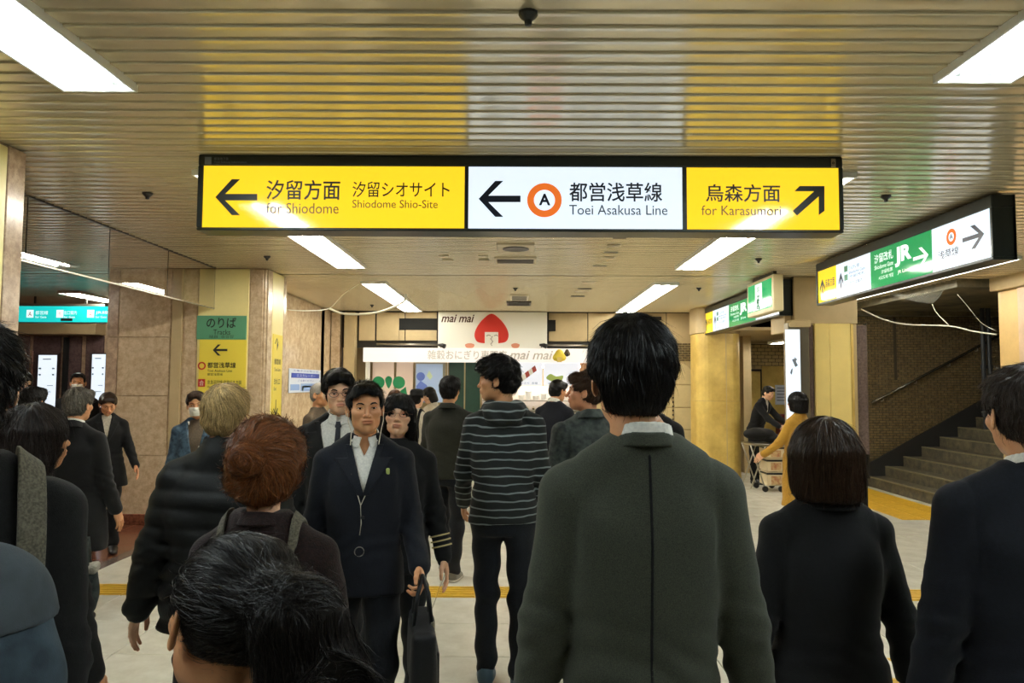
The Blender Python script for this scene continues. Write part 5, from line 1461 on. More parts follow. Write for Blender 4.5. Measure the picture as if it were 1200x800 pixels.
    def decal(name, t0, region, lo, hi, m, hh=None, parent=None, t1=-.004, base=None):
        q = Field(lo, hi, hh or max(.004, h*.55), base if base is not None else gf.ops)
        x = q.ax[0][:, None, None]; y = q.ax[1][None, :, None]; z = q.ax[2][None, None, :]
        q.D = np.maximum(np.maximum(q.D-t0, -(q.D-t1)), region(x, y, z)); V, F = q.mesh()
        if len(V) == 0: return None
        return npmesh(name, fin(V), F, m, parent or root)
    sh_m = sp.get('shirtmat')
    if v0 and sh_m:
        q = Field((-.16, .0, vz-.08), (.16, .22, 1.50), max(.006, h*.7), base_ops[:-1]); q.D = q.D+.011; _oc = sp.get('opencol', 0)
        if _oc: q.cut(lambda x, y, z: np.where((z > _oc) & (y > 0), (z-_oc)*.45-np.abs(x), -1))
        q.cut(lambda x, y, z: -(y-.005))
        q.cut(lambda x, y, z: np.abs(x)-.13)
        V, F = q.mesh(); npmesh('shirt_front', fin(V), F, sh_m, root)
    if v0 and g in ('suit', 'coat') and not sp.get('nolapel'):
        for s in (-1, 1):
            def reg(x, y, z, s=s):
                w_ = np.clip((z-vz)/(1.47-vz), 0, 1.2)*vw; lw = .014+.030*np.clip((z-vz)/(1.40-vz), 0, 1)*(z < 1.40)
                return np.maximum(np.maximum(np.maximum(w_-x*s, x*s-w_-lw*2), -(y-.01)), np.maximum(vz-.01-z, z-1.455))
            decal('lapel', .006, reg, (min(0, s*.17), 0, vz-.03), (max(0, s*.17), .22, 1.48), tm, .004 if h < .011 else .006, gar, t1=-.003)
    # collars: (kind, material)
    def collar(name, r0, z_back, z_front, hgt, m, gap=0, thick=.004, flare=.25, hh=None, yc=-.032):
        c0 = J['leanp']([0, yc, 1.47]); fq = hh or (.0038 if near else .0055)
        q = Field((-.13, c0[1]-.13, 1.38), (.13, c0[1]+.15, 1.57), fq)
        x = q.ax[0][:, None, None]; y = q.ax[1][None, :, None]-c0[1]; z = q.ax[2][None, None, :]
        tt = (y+.06)/.12; zt = z_back+(z_front-z_back)*np.clip(tt, 0, 1.2)
        r = np.sqrt(x**2+(y*.92)**2); rr = r0+np.maximum(zt-z, 0)*flare
        d = np.abs(r-rr)-thick; d = np.maximum(d, z-zt); d = np.maximum(d, (zt-hgt)-z)
        if gap: d = np.maximum(d, -np.maximum(np.abs(x)-gap*(1+1.2*np.clip(zt-z, 0, 1)/hgt), -y))
        q.D = (d+0*x).astype(np.float32); V, F = q.mesh()
        if len(V): return npmesh(name, fin(V), F, m, gar)
    for c in sp.get('collars', []): collar(*c)
    # ---- lower body
    lowm = sp.get('lowmat'); low = sp.get('low', 'trousers'); lh = max(h, .012)
    if low == 'trousers':
        lf = Field((-.36, -.62, -.06), (.36, .62, 1.04), lh)
        lf.add(loft([(.80, .155*bulk, .105*bulk, -.005), (.90, .165*bulk, .11*bulk, -.005), (1.0, .145*bulk, .098*bulk, 0)]))
        for s in 'LR':
            lf.add(rc(J['hip'+s]+A_([0, -.005, -.02]), J['knee'+s], .088*bulk, .064), .03); e = J['ank'+s]+(J['knee'+s]-J['ank'+s])*.06
            lf.add(rc(J['knee'+s], e, .062, .056), .025)
        lf.disp(lambda x, y, z: .0035*np.sin(38*z+20*x+wv)*(1+1.5*np.exp(-((z-.48)/.08)**2)+1.5*np.exp(-((z-.12)/.07)**2)))
        V, F = lf.mesh(); npmesh('trousers', fin(V), F, lowm, root)
    elif low == 'skirt':
        kl = sp.get('skirt_z', .50); lf = Field((-.3, -.3, kl-.05), (.3, .3, 1.04), lh)
        lf.add(loft([(kl, .165, .145, 0), (.75, .17, .14, 0), (.90, .165, .12, 0), (1.0, .14, .1, 0)])); lf.disp(lambda x, y, z: .005*np.sin(50*np.arctan2(y, x)/3)*(z < .8))
        V, F = lf.mesh(); npmesh('skirt', fin(V), F, lowm, root)
    shm = sp.get('shoemat') or M_shoe
    for s, sg in (('L', -1), ('R', 1)):
        a = J['ank'+s]; gq = Field(a+A_([-.07, -.09, -.10]), a+A_([.07, .21, .06]), .008 if h < .013 else .011)
        gq.add(rc(a+A_([0, -.02, -.045]), a+A_([0, .13, -.050]), .036, .030, (1.15, 1, 1))); gq.add(rc(a+A_([0, -.01, 0]), a+A_([0, .02, -.03]), .042, .042), .03)
        gq.add(rc(a+A_([0, .05, -.03]), a+A_([0, .15, -.055]), .033, .024, (1.3, 1, 1)), .03)
        fz = a[2]-.078; gq.cut(lambda x, y, z, fz=fz: -(z-fz)); gq.cut(lambda x, y, z, fz=a[2]: z-fz-.03)
        V, F = gq.mesh(); so = npmesh('shoe', fin(V), F, shm, root)
        if sp.get('sole'):
            gq2 = Field(a+A_([-.07, -.09, -.10]), a+A_([.07, .22, .0]), .008, gq.ops[:3]); gq2.D -= .006; gq2.cut(lambda x, y, z, fz=fz: np.maximum(fz-z, z-fz-.026)); V, F = gq2.mesh()
            npmesh('sole', fin(V), F, sp['sole'], so)
    root['_'] = 0; del root['_']
    ctx = dict(root=root, J=J, gf=gf, decal=decal, fin=fin, hp=hp, gar=gar, body=body, s=s_, dz=dz, h=h, Tz=Tz, collar=collar)
    return ctx
M_shoe = mat('black_leather', rgb(24, 22, 22), rough=.35)
def tie(c, m, z0=1.16, z1=1.452, y_off=.0):
    gops = c['gf'].ops[:-1]
    def reg(x, y, z):
        k = np.clip((z1-z)/(z1-z0), 0, 1); w_ = np.where(z > z1-.03, .017, .010+.022*k); return np.maximum(np.maximum(np.abs(x)-w_, -(y-.01)), np.maximum(z0-z, z-z1))
    return c['decal']('necktie', -.004, reg, (-.06, 0, z0-.02), (.06, .22, z1+.02), m, .004, t1=-.014, base=gops)
# ================================================================== THE CROWD
F_black = fabric('black_wool', rgb(13, 13, 15)); F_navy = fabric('navy_wool', rgb(13, 16, 26)); F_grey = fabric('grey_green_suiting', rgb(66, 68, 55), rgb(42, 45, 38), weave=900, var=520, bump=.12)
F_char = fabric('charcoal_wool', rgb(20, 19, 19)); F_shirt = fabric('white_cotton', rgb(226, 222, 212), rgb(206, 202, 194), weave=600, bump=.1)
F_trou = fabric('dark_trouser_cloth', rgb(16, 19, 26)); F_olive = fabric('olive_black_nylon', rgb(34, 34, 25)); F_puff = fabric('black_nylon', rgb(15, 15, 13), rough=.65, sheen=0)
F_maroon = fabric('dark_maroon_knit', rgb(42, 24, 22), rgb(24, 15, 15), weave=260, bump=.5); F_denim = fabric('blue_denim', rgb(70, 92, 108), rgb(38, 54, 70), weave=500, var=30)
F_gdenim = fabric('grey_denim', rgb(74, 80, 76), rgb(44, 50, 50), weave=500, var=30); F_must = fabric('mustard_wool', rgb(186, 140, 52)); F_brown = fabric('brown_tweed', rgb(96, 82, 66))
F_beige = fabric('pale_knit', rgb(206, 196, 176)); F_skirt = fabric('grey_green_tweed', rgb(72, 82, 76), rgb(40, 48, 46), var=200)
F_bag = fabric('grey_blue_canvas', rgb(66, 80, 90), rgb(40, 52, 62), weave=500, var=14); F_strap = fabric('grey_webbing', rgb(110, 104, 88), rgb(74, 70, 60), weave=300, var=200)
def striped(name):
    m, nt, bs = newmat(name); tc = N(nt, 'ShaderNodeTexCoord'); sx = N(nt, 'ShaderNodeSeparateXYZ'); nt.links.new(tc.outputs['Object'], sx.inputs[0])
    no = N(nt, 'ShaderNodeTexNoise'); setin(no, 'Scale', 5.); nt.links.new(tc.outputs['Object'], no.inputs['Vector'])
    ma = N(nt, 'ShaderNodeMath', operation='MULTIPLY_ADD'); ma.inputs[1].default_value = .05; nt.links.new(no.outputs[0], ma.inputs[0]); nt.links.new(sx.outputs[2], ma.inputs[2])
    md = N(nt, 'ShaderNodeMath', operation='MODULO'); md.inputs[1].default_value = .042; nt.links.new(ma.outputs[0], md.inputs[0])
    gt = N(nt, 'ShaderNodeMath', operation='LESS_THAN'); gt.inputs[1].default_value = .0078; nt.links.new(md.outputs[0], gt.inputs[0])
    mx = N(nt, 'ShaderNodeMix', data_type='RGBA'); mx.inputs[6].default_value = rgb(17, 20, 19); mx.inputs[7].default_value = rgb(116, 124, 124)
    nt.links.new(gt.outputs[0], mx.inputs[0]); nt.links.new(mx.outputs[2], bs.inputs['Base Color']); setin(bs, 'Roughness', .9); return m
F_stripe = striped('grey_striped_jersey')
M_sole = mat('white_rubber', rgb(214, 206, 192), rough=.5); M_sneak = mat('grey_sneaker', rgb(120, 116, 106), rough=.6); M_bshoe = mat('blue_grey_shoe', rgb(60, 84, 98), rough=.5)
SK_T = rgb(206, 150, 106); SK_P = rgb(228, 180, 146); SK_W = rgb(214, 150, 112)
R_ = lambda d: d*D2
shirt_col = ('shirt_collar', .056, 1.528, 1.495, .045, F_shirt, 0, .0035, .20)
WALK = ((R_(14), R_(4)), (R_(-12), R_(10))); WALK2 = ((R_(-12), R_(12)), (R_(14), R_(4))); STAND = ((0, 0), (0, 0))

# 1. tall man in the grey green suit, seen from behind
c = person(dict(at=(741, 378, 1.62), label='tall man in a grey green suit seen from behind, white collar, thick black hair', near=True, h=.0085, seed=2.3, hoff=-.02,
    hair='thick', vol=.0015, strands=14000, swd=.0009, slen=.05, stray=.05, hs=1.03, topmat=F_grey, shirtmat=F_shirt, lowmat=F_grey, sw=.176, hem=.78, bulk=.95, skin=SK_T, skinkey='tan', wr=.0022,
    arms=((R_(2), R_(10), R_(8), R_(2)), (R_(2), R_(12), R_(8), R_(2))), legs=WALK, collars=[shirt_col, ('jacket_collar', .0625, 1.506, 1.465, .030, F_grey, 0, .004, .18)]))
J = c['J']
c['decal']('back_seam', .0016, lambda x, y, z: np.maximum(np.abs(x-.002)-.0042, y+.02), (-.02, -.22, .8), (.02, 0, 1.46), F_black, .0035, c['gar'], t1=-.003)
# 2. woman with the bob on the right
c = person(dict(at=(967, 492, 2.12), label='woman with a dark bob and black jacket seen from behind, right of centre', near=True, h=.009, seed=4.1, fem=True,
    hair='bob', vol=.013, strands=12000, swd=.0009, slen=.075, stray=.03, haircol=rgb(48, 34, 24), hairkey='darkbrown', hrough=.3, topmat=F_black, lowmat=F_skirt, sw=.176, hem=.885, bulk=1.06, low='skirt', skin=SK_P, skinkey='pale', wr=.0018,
    arms=((R_(0), R_(12), R_(6), R_(3)), (R_(0), R_(15), R_(6), R_(3))), legs=WALK2, collars=[('jacket_collar', .062, 1.50, 1.46, .04, F_black, 0, .005, .4)]))
# 3. man at the right edge, navy suit
c = person(dict(at=(1203, 437, 1.80), label='man in a navy suit and glasses cut off by the right edge of the frame', near=True, h=.009, seed=6.2, rz=R_(-4), head=(R_(-2), R_(-2), 0),
    hair='short', vol=.003, strands=8000, swd=.0008, slen=.03, stray=.12, haircol=rgb(44, 34, 28), hairkey='brownblack', topmat=F_navy, shirtmat=F_shirt, lowmat=F_navy, sw=.19, hem=.78, bulk=1.05, skin=SK_T, skinkey='tan', wr=.002, glasses=1,
    arms=((R_(0), R_(10), R_(6), 0), (R_(0), R_(10), R_(6), 0)), collars=[shirt_col, ('jacket_collar', .0625, 1.506, 1.465, .030, F_navy, 0, .004, .18)]))
# 4. nearest head, ponytail
c = person(dict(at=(278, 636, .86), label='nearest person at the bottom, long dark ponytail and ear, only the head showing', near=True, h=.010, seed=1.2, fem=True,
    hair='pony', vol=.0, strands=14000, swd=.0006, slen=.08, stray=.05, haircol=rgb(22, 18, 16), hairkey='softblack', topmat=F_char, lowmat=F_trou, sw=.165, skin=SK_T, skinkey='tan', rz=R_(38), head=(R_(4), R_(0), R_(10)),
    collars=[('sweater_collar', .056, 1.47, 1.44, .03, F_char, 0, .005, .3)]))
# 5. red hair woman with the backpack straps
c = person(dict(at=(313, 498, 1.75), label='woman with a reddish bun, dark maroon top and thin straps, seen from behind', near=True, h=.009, seed=3.3, fem=True,
    hair='bun', vol=.007, strands=9000, swd=.0010, slen=.06, stray=.14, haircol=rgb(116, 68, 36), hairkey='auburn', hrough=.32, top='knit', topmat=F_maroon, lowmat=F_trou, sw=.165, hem=.86, bulk=1.02, skin=SK_P, skinkey='pale',
    arms=((R_(5), R_(10), R_(10), 0), (R_(5), R_(10), R_(10), 0)), collars=[('sweater_collar', .055, 1.50, 1.46, .035, F_maroon, 0, .006, .35)]))
for s in (-1, 1):
    c['decal']('strap', .010, lambda x, y, z, s=s: np.maximum(np.abs(x*s-.098+.25*np.clip(1.42-z, 0, .2))-.011, np.maximum(-(z-1.18), -1)), (-.16, -.24, 1.15), (.16, .2, 1.5), F_strap, .0045, t1=0)
# 6. grey blond hair, black puffer
c = person(dict(at=(264, 451, 2.72), label='person with pale grey blond hair in a black puffer jacket, walking away', near=True, h=.011, seed=5.0, hair='thick', vol=-.002, strands=7000, swd=.0011, slen=.045, stray=.04,
    haircol=rgb(176, 148, 100), hairkey='greyblond', top='puffer', topmat=F_puff, lowmat=F_trou, sw=.19, hem=.80, bulk=1.12, skin=SK_P, skinkey='pale', wr=.004, rz=R_(4),
    arms=((R_(-4), R_(15), R_(8), 0), (R_(4), R_(14), R_(10), 0)), legs=WALK))
# 7. young man facing the camera
c = person(dict(at=(429, 446, 3.15), label='young man in a navy suit and open white collar facing the camera, earphones in', near=True, h=.010, seed=7.1, rz=R_(190), head=(R_(7), R_(0), R_(2)), opencol=1.40,
    hair='crop', vol=.004, strands=7000, swd=.0007, slen=.020, stray=.3, topmat=F_navy, shirtmat=F_shirt, lowmat=F_trou, sw=.182, hem=.80, vneck=(1.25, .062), skin=SK_T, skinkey='tan', wr=.002,
    arms=((R_(-2), R_(10), R_(48), R_(2)), (R_(2), R_(10), R_(12), 0)), legs=WALK, hands=(1.1, .4),
    collars=[('shirt_collar', .057, 1.53, 1.485, .042, F_shirt, .012, .0035, .35), ('jacket_collar', .068, 1.51, 1.46, .045, F_navy, .05, .005, .5)]))
YM = c
# 8. woman with glasses behind him
c = person(dict(at=(468, 459, 3.62), label='woman with long dark hair and glasses facing the camera behind the young man', near=True, h=.011, seed=8.4, fem=True, rz=R_(184), head=(R_(2), R_(3), R_(-3)),
    hair='long', vol=.0, strands=4000, swd=.001, slen=.08, topmat=F_black, shirtmat=F_shirt, lowmat=F_trou, top='coat', sw=.168, hem=.80, skin=SK_P, skinkey='pale', glasses=2,
    arms=((R_(0), R_(12), R_(10), 0), (R_(0), R_(10), R_(10), 0)), legs=WALK2, collars=[('coat_collar', .058, 1.50, 1.46, .05, F_black, 0, .006, .3)]))
W8 = c
for k in range(3):
    J = c['J']; a = J['wrL']; b = J['elL']; d = (a-b)/np.linalg.norm(a-b); q = a-d*(.055+.028*k)
    mb = MB(); mb.tube([tuple(A_(q)-d*.004), tuple(A_(q)+d*.004)], .055, 18); o = npmesh('cuff_stripe', c['fin'](mb.v), A_([f for f in mb.f if len(f) == 4]), mat('pale_cuff_stripe', rgb(190, 172, 120), rough=.6), c['gar'])
# 9. man with the tie
c = person(dict(at=(398, 432, 3.95), label='man with glasses, white shirt and dark tie behind the young man', near=True, h=.011, seed=9.9, rz=R_(190), head=(R_(8), R_(-6), R_(4)),
    hair='short', vol=.006, strands=5000, swd=.001, slen=.04, topmat=F_char, shirtmat=F_shirt, lowmat=F_trou, sw=.188, hem=.80, vneck=(1.0, .105), skin=SK_P, skinkey='pale', glasses=1, nolapel=False, bulk=1.05,
    legs=WALK2, collars=[('shirt_collar', .057, 1.53, 1.485, .045, F_shirt, .006, .0035, .35), ('jacket_collar', .068, 1.51, 1.46, .045, F_char, .06, .005, .5)]))
tie(c, fabric('dark_tie_silk', rgb(36, 36, 44), rough=.5), 1.05)
# 10. old man in the distance
person(dict(at=(374, 448, 6.9), label='grey haired older man in brown beside the blue notice', h=.015, seed=10, rz=R_(-110), hair='crop', haircol=rgb(150, 144, 134), hairkey='grey', headkind='o', top='coat', topmat=F_brown, lowmat=F_trou, skin=SK_T, skinkey='tan', hem=.72, legs=WALK, glasses=1, near=False))
# 11. man in the olive jacket walking away
person(dict(at=(527, 441, 6.2), label='man in an olive black jacket and white soled sneakers walking away towards the shop', h=.012, seed=11, rz=R_(-14), hair='thick', vol=-.003, strands=2500, swd=.0014, top='jacket', topmat=F_olive, lowmat=F_trou, bulk=1.14, sw=.195, hem=.86,
    legs=((R_(12), R_(3)), (R_(-6), R_(8))), skin=SK_T, skinkey='tan', shoemat=M_sneak, sole=M_sole, collars=[('jacket_collar', .068, 1.51, 1.47, .05, F_olive, 0, .007, .4)]))
# 12. striped hoodie
c = person(dict(at=(582, 421, 3.95), label='man in a dark hoodie with thin grey stripes, head turned in profile to the left', near=True, h=.010, seed=12.5, rz=R_(-2), head=(R_(82), R_(-3), 0), hair='tuft', vol=.004, strands=6000, swd=.0012, slen=.035, stray=.3,
    top='hoodie', topmat=F_stripe, lowmat=F_trou, sw=.18, hem=.86, bulk=1.0, skin=SK_T, skinkey='tan', arms=((R_(12), R_(12), R_(30), R_(8)), (R_(6), R_(8), R_(20), R_(4))), legs=((R_(5), R_(6)), (R_(-3), R_(3))), shoemat=M_bshoe))
# 13. foreigner in grey denim
c = person(dict(at=(686, 435, 4.35), label='brown haired man in a grey denim jacket, face in profile beside the tall suited man', near=True, h=.011, seed=13.1, rz=R_(20), head=(R_(58), R_(2), 0), hair='tuft', vol=-.004, strands=4500, swd=.001, slen=.03, stray=.2,
    haircol=rgb(58, 38, 24), hairkey='brown', headkind='w', top='jacket', topmat=F_gdenim, lowmat=F_trou, sw=.188, hem=.88, skin=SK_W, skinkey='west', nobrow=False, legs=WALK, collars=[('jacket_collar', .066, 1.515, 1.46, .05, F_gdenim, 0, .006, .5)]))
# 14. man in navy suit by the counter
person(dict(at=(653, 446, 7.6), label='man in navy suit bending to the shop counter, right of the striped hoodie', h=.014, seed=14, rz=R_(-30), lean=R_(8), head=(R_(-20), R_(-12), 0), hair='short', topmat=F_navy, lowmat=F_navy, skin=SK_T, skinkey='tan', glasses=1, arms=((R_(25), R_(8), R_(50), 0), (R_(25), R_(8), R_(50), 0)), collars=[('shirt_collar', .057, 1.535, 1.50, .045, F_shirt, 0, .0035, .2, .0055)]))
# 15. customers in front of the shop
person(dict(at=(463, 457, 7.4), label='brown haired person mostly hidden behind the woman with glasses', h=.016, seed=15, fem=True, rz=R_(20), hair='bob', vol=-.008, haircol=rgb(70, 44, 28), hairkey='midbrown', topmat=F_brown, top='coat', lowmat=F_trou, skin=SK_P, skinkey='pale'))
c = person(dict(at=(488, 458, 8.6), label='customer in a dark round hat and pale shirt with black strap', h=.015, seed=16, rz=R_(-30), hair='crop', vol=.004, top='shirt', topmat=F_beige, lowmat=F_trou, skin=SK_P, skinkey='pale'))
mb = MB(); Tn = A_(c['Tz'])
mb.lathe((0, -.012, 0), [(.135, .045), (.137, .051), (.093, .060), (.092, .10), (.075, .128), (.03, .138), (.001, .139)], 22)
o = npmesh('hat', A_(mb.v)@Tn[:3, :3].T+Tn[:3, 3], A_([f for f in mb.f if len(f) == 4]), F_black, c['root']); o['label'] = 'dark round hat'
for s in (-1, 1): c['decal']('backpack_strap', .012, lambda x, y, z, s=s: np.maximum(np.abs(x*s-.10)-.018, -(z-1.1)), (-.2, -.2, 1.05), (.2, .2, 1.5), F_black, .008, t1=0)
person(dict(at=(504, 452, 9.6), label='woman in pale clothes looking down, right of the customer in the hat', h=.015, seed=17, fem=True, rz=R_(120), head=(R_(10), R_(-25), 0), hair='bob', vol=-.008, top='coat', topmat=F_beige, lowmat=F_trou, skin=SK_P, skinkey='pale'))
# 16. mustard coat
person(dict(at=(935, 461, 7.9), label='woman in a mustard yellow coat with a short black bob beside the cart', h=.013, seed=18, fem=True, rz=R_(35), head=(R_(25), 0, 0), hair='bob', vol=.008, strands=1500, swd=.002, top='coat', topmat=F_must, lowmat=F_black, hem=.38, sw=.17, bulk=1.1, skin=SK_P, skinkey='pale', arms=((R_(25), R_(14), R_(25), 0), (R_(5), R_(12), R_(12), 0))))
# 17. man at the cart
person(dict(at=(899, 461, 12.0), label='man in a black jacket bending over the loaded cart in the passage', h=.015, seed=19, rz=R_(-135), lean=R_(22), head=(R_(0), R_(-20), 0), ht=1.60, hair='short', topmat=F_black, shirtmat=F_shirt, vneck=(1.15, .06), lowmat=F_black, skin=SK_P, skinkey='pale', arms=((R_(40), R_(5), R_(20), 0), (R_(40), R_(5), R_(20), 0))))
# 18. masked woman in denim
c = person(dict(at=(231, 458, 6.0), label='woman in a blue denim jacket and white face mask by the granite pillar', h=.012, seed=20, fem=True, near=True, rz=R_(198), head=(R_(0), R_(-3), R_(4)), hair='short', vol=.002, strands=1500, swd=.0016, haircol=rgb(52, 36, 26), hairkey='darkbrown2', mask=1,
    top='jacket', topmat=F_denim, shirtmat=F_brown, vneck=(1.0, .075), lowmat=F_trou, sw=.17, bulk=.98, hem=.90, skin=SK_T, skinkey='tan', legs=WALK, collars=[('jacket_collar', .066, 1.50, 1.45, .05, F_denim, .05, .006, .5)]))
W18 = c
c['decal']('bag_strap', .010, lambda x, y, z: np.maximum(np.abs(x-.05+(1.42-z)*.45)-.008, np.maximum(-(z-.95), -y)), (-.25, 0, .93), (.2, .25, 1.46), F_shirt, .006, t1=0)
# 19. woman in black suit walking, looking down
c = person(dict(at=(127, 457, 7.1), label='woman in a black suit striding and looking down in front of the granite pillar', h=.012, seed=21, fem=True, near=True, rz=R_(212), head=(R_(4), R_(-24), R_(0)), hair='short', vol=.006, haircol=rgb(50, 38, 30), hairkey='brownblack2',
    topmat=F_black, shirtmat=F_beige, vneck=(1.2, .05), lowmat=F_black, sw=.172, bulk=1.06, hem=.70, skin=SK_T, skinkey='tan', legs=((R_(16), R_(4)), (R_(-14), R_(14))), arms=((R_(22), R_(14), R_(14), 0), (R_(-14), R_(8), R_(10), 0)), top='coat'))
# 20. grey haired man in black, from behind
c = person(dict(at=(91, 454, 4.75), label='grey haired man in black coat and white collar seen from behind at the left', h=.012, near=True, seed=22, rz=R_(-8), hair='short', vol=.002, strands=3500, swd=.0014, haircol=rgb(92, 86, 76), hairkey='saltpepper', top='coat', topmat=F_black, lowmat=F_black, sw=.185, bulk=1.1, hem=.60, skin=SK_T, skinkey='tan',
    legs=WALK, arms=((R_(0), R_(10), R_(6), 0), (R_(4), R_(10), R_(14), 0)), collars=[shirt_col, ('coat_collar', .066, 1.515, 1.47, .050, F_black, 0, .006, .5)]))
P20 = c
# 21. masked man, and two more in the side hall
person(dict(at=(92, 438, 8.6), label='man in a white face mask coming through the side hall behind the grey haired man', h=.015, seed=23, rz=R_(205), mask=1, hair='crop', vol=.004, topmat=F_black, lowmat=F_black, skin=SK_T, skinkey='tan', shirtmat=F_shirt, vneck=(1.2, .05)))
person(dict(at=(29, 437, 8.8), label='man in a dark suit in the side hall in front of the left backlit poster', h=.015, seed=24, rz=R_(170), hair='short', topmat=F_char, lowmat=F_black, skin=SK_P, skinkey='pale', shirtmat=F_shirt, vneck=(1.15, .07)))
person(dict(at=(38, 456, 5.4), label='black haired person from behind, just above the long haired woman at the left', h=.013, seed=25, near=True, hair='thick', vol=-.002, strands=2500, swd=.0014, topmat=F_black, lowmat=F_black, skin=SK_T, skinkey='tan'))
# 23. long haired woman, near left
c = person(dict(at=(38, 474, 2.15), label='woman with long dark hair and a thin bag strap seen from behind at left', near=True, h=.010, seed=26, fem=True, rz=R_(-18), head=(R_(-12), R_(0), R_(3)), hair='long', vol=-.004, strands=10000, swd=.0009, slen=.09, stray=.08, haircol=rgb(34, 26, 22), hairkey='softblack2',
    top='coat', topmat=F_char, lowmat=F_black, sw=.170, hem=.70, skin=SK_T, skinkey='tan', bulk=1.02))
c['decal']('bag_strap', .012, lambda x, y, z: np.maximum(np.abs(x-.10)-.010, -(z-1.15)), (.05, -.22, 1.1), (.16, .2, 1.5), F_black, .005, t1=0)
# 24. man at the left edge with the backpack
c = person(dict(at=(-40, 389, 1.36), label='man cut off by the left frame edge, carrying the big grey blue backpack', near=True, h=.010, seed=27, rz=R_(38), hair='tuft', vol=.004, strands=7000, swd=.001, slen=.035, stray=.3, topmat=F_char, lowmat=F_trou, sw=.166, bulk=.9, arms=((R_(0), R_(5), R_(8), 0), (R_(-8), R_(3), R_(8), 0)), skin=SK_P, skinkey='pale', top='jacket'))
for s in (-1, 1): c['decal']('backpack_strap', .016, lambda x, y, z, s=s: np.maximum(np.abs(x*s-.112)-.024, -(z-1.20)), (-.22, -.3, 1.15), (.22, .2, 1.5), F_strap, .005, t1=0)
P24 = c
# 25. sliver behind the tall man
person(dict(at=(764, 447, 4.9), label='person in black almost wholly hidden behind the head of the tall suited man', h=.016, seed=28, hair='short', topmat=F_black, lowmat=F_black, skin=SK_T, skinkey='tan'))

# ================================================================== THINGS PEOPLE CARRY, AND THE CART
def wpt(c, s, off=(0, 0, 0)):          # world position of a wrist plus an offset along the forearm
    J = c['J']; p = J['wr'+s]+J['hd'+s]*.085; r = c['root']
    v = Matrix.Rotation(r.rotation_euler[2], 3, 'Z') @ Vector((p[0]*c['s'], p[1]*c['s'], (p[2]-c['dz'])*c['s']))
    return Vector(r.location)+v+Vector(off)
def sdf_part(name, f, m, parent): V, F = f.mesh(); o = npmesh(name, V, F, m); setparent(o, parent); return o
# briefcase in the young man's left hand
M_bagb = fabric('black_bag_nylon', rgb(15, 15, 18), rough=.5)
hp_ = wpt(YM, 'L'); bc = Vector((hp_.x+.0, hp_.y-.01, hp_.z-.235)); rzb = R_(100)
b = empty('briefcase', (bc.x, bc.y, bc.z-.185), rzb, "slim black briefcase hanging from the young man's hand", 'bag')
def local_box(lo, hi, m, nm, par, rad=.02, h=.008, extra=None):
    q = Field(A_(lo)-.04, A_(hi)+.04, h); c0 = (A_(lo)+A_(hi))/2; hs = (A_(hi)-A_(lo))/2-rad
    def fn(x, y, z):
        dx, dy, dz = np.abs(x-c0[0])-hs[0], np.abs(y-c0[1])-hs[1], np.abs(z-c0[2])-hs[2]
        return np.sqrt(np.maximum(dx, 0)**2+np.maximum(dy, 0)**2+np.maximum(dz, 0)**2)+np.minimum(np.maximum(dx, np.maximum(dy, dz)), 0)-rad
    q.add((fn, A_(lo), A_(hi)))
    if extra: q.disp(extra)
    V, F = q.mesh(); o = npmesh(nm, V, F, m, par); return o
bb = local_box((-.19, -.05, 0), (.19, .05, .29), M_bagb, 'bag_body', b, .03, .008, lambda x, y, z: .004*np.sin(20*x+15*z))
local_box((-.14, -.062, .04), (.14, -.045, .2), M_bagb, 'front_pocket', b, .008, .006)
for yy in (-.035, .035):
    mb = MB(); mb.tube([(-.07, yy, .28), (-.065, yy*.6, .40), (0, 0, .455), (.065, yy*.6, .40), (.07, yy, .28)], .009, 8); o = mb.build('handle', M_bagb, smooth=True); o.parent = b
for xx in (-.07, .07):
    mb = MB(); mb.bbox(xx-.012, xx+.012, -.045, -.03, .265, .295, .003); o = mb.build('buckle', M_steel); o.parent = b
mb = MB(); mb.tube([(.19, 0, .27), (.215, 0, .25), (.235, 0, .235)], .004, 6); o = mb.build('zip_pull', M_steel); o.parent = b
# earphones of the young man (cable on the chest) and lapel pin
r = YM['root']; J = YM['J']
CH = Field((-.16, -.02, 1.0), (.16, .24, 1.52), .008, [o_ for o_ in YM['gf'].ops[:-1]][:-1])
def chest(x, z):
    f = CH; ys = np.linspace(.24, .02, 80); p = np.stack([np.full(80, x), ys, np.full(80, z)], 1); d = f.sample(p); i = int(np.argmax(d < 0)); return (x, float(ys[i])+.004 if (d < 0).any() else .07, z-YM['dz'])
def chestV(x, z):
    q = chest(x, z); return q if abs(x) > max(0, (z-1.17)/.30*.068) else (q[0], max(q[1], .095), q[2])
e1 = [tuple(v) for v in YM['hp']([(.080, .002, -.018), (.078, .012, -.055), (.066, .02, -.10)])]
mb = MB(); mb.tube(e1+[chest(.062, 1.44), chest(.062, 1.40), chest(.052, 1.33), chest(.028, 1.26), chest(.010, 1.20), chest(.006, 1.12), chest(.012, 1.07)], .0022, 6)
o = mb.build('earphone_cable', M_off, smooth=True); o.parent = r; o['label'] = 'white earphone cable'
e2 = [tuple(v) for v in YM['hp']([(-.080, .002, -.018), (-.078, .012, -.055), (-.066, .02, -.10)])]
mb = MB(); mb.tube(e2+[chest(-.060, 1.44), chest(-.058, 1.39), chest(-.030, 1.29), chest(.008, 1.20)], .0022, 6); o = mb.build('earphone_cable', M_off, smooth=True); o.parent = r
q = chest(.012, 1.03); mb = MB(); mb.tube([(q[0]+.020*math.cos(a), q[1]+.004, q[2]-.03+.020*math.sin(a)) for a in np.linspace(0, 2*PI, 20)], .0022, 6, cap=False); o = mb.build('ring_pendant', M_steel, smooth=True); o.parent = r
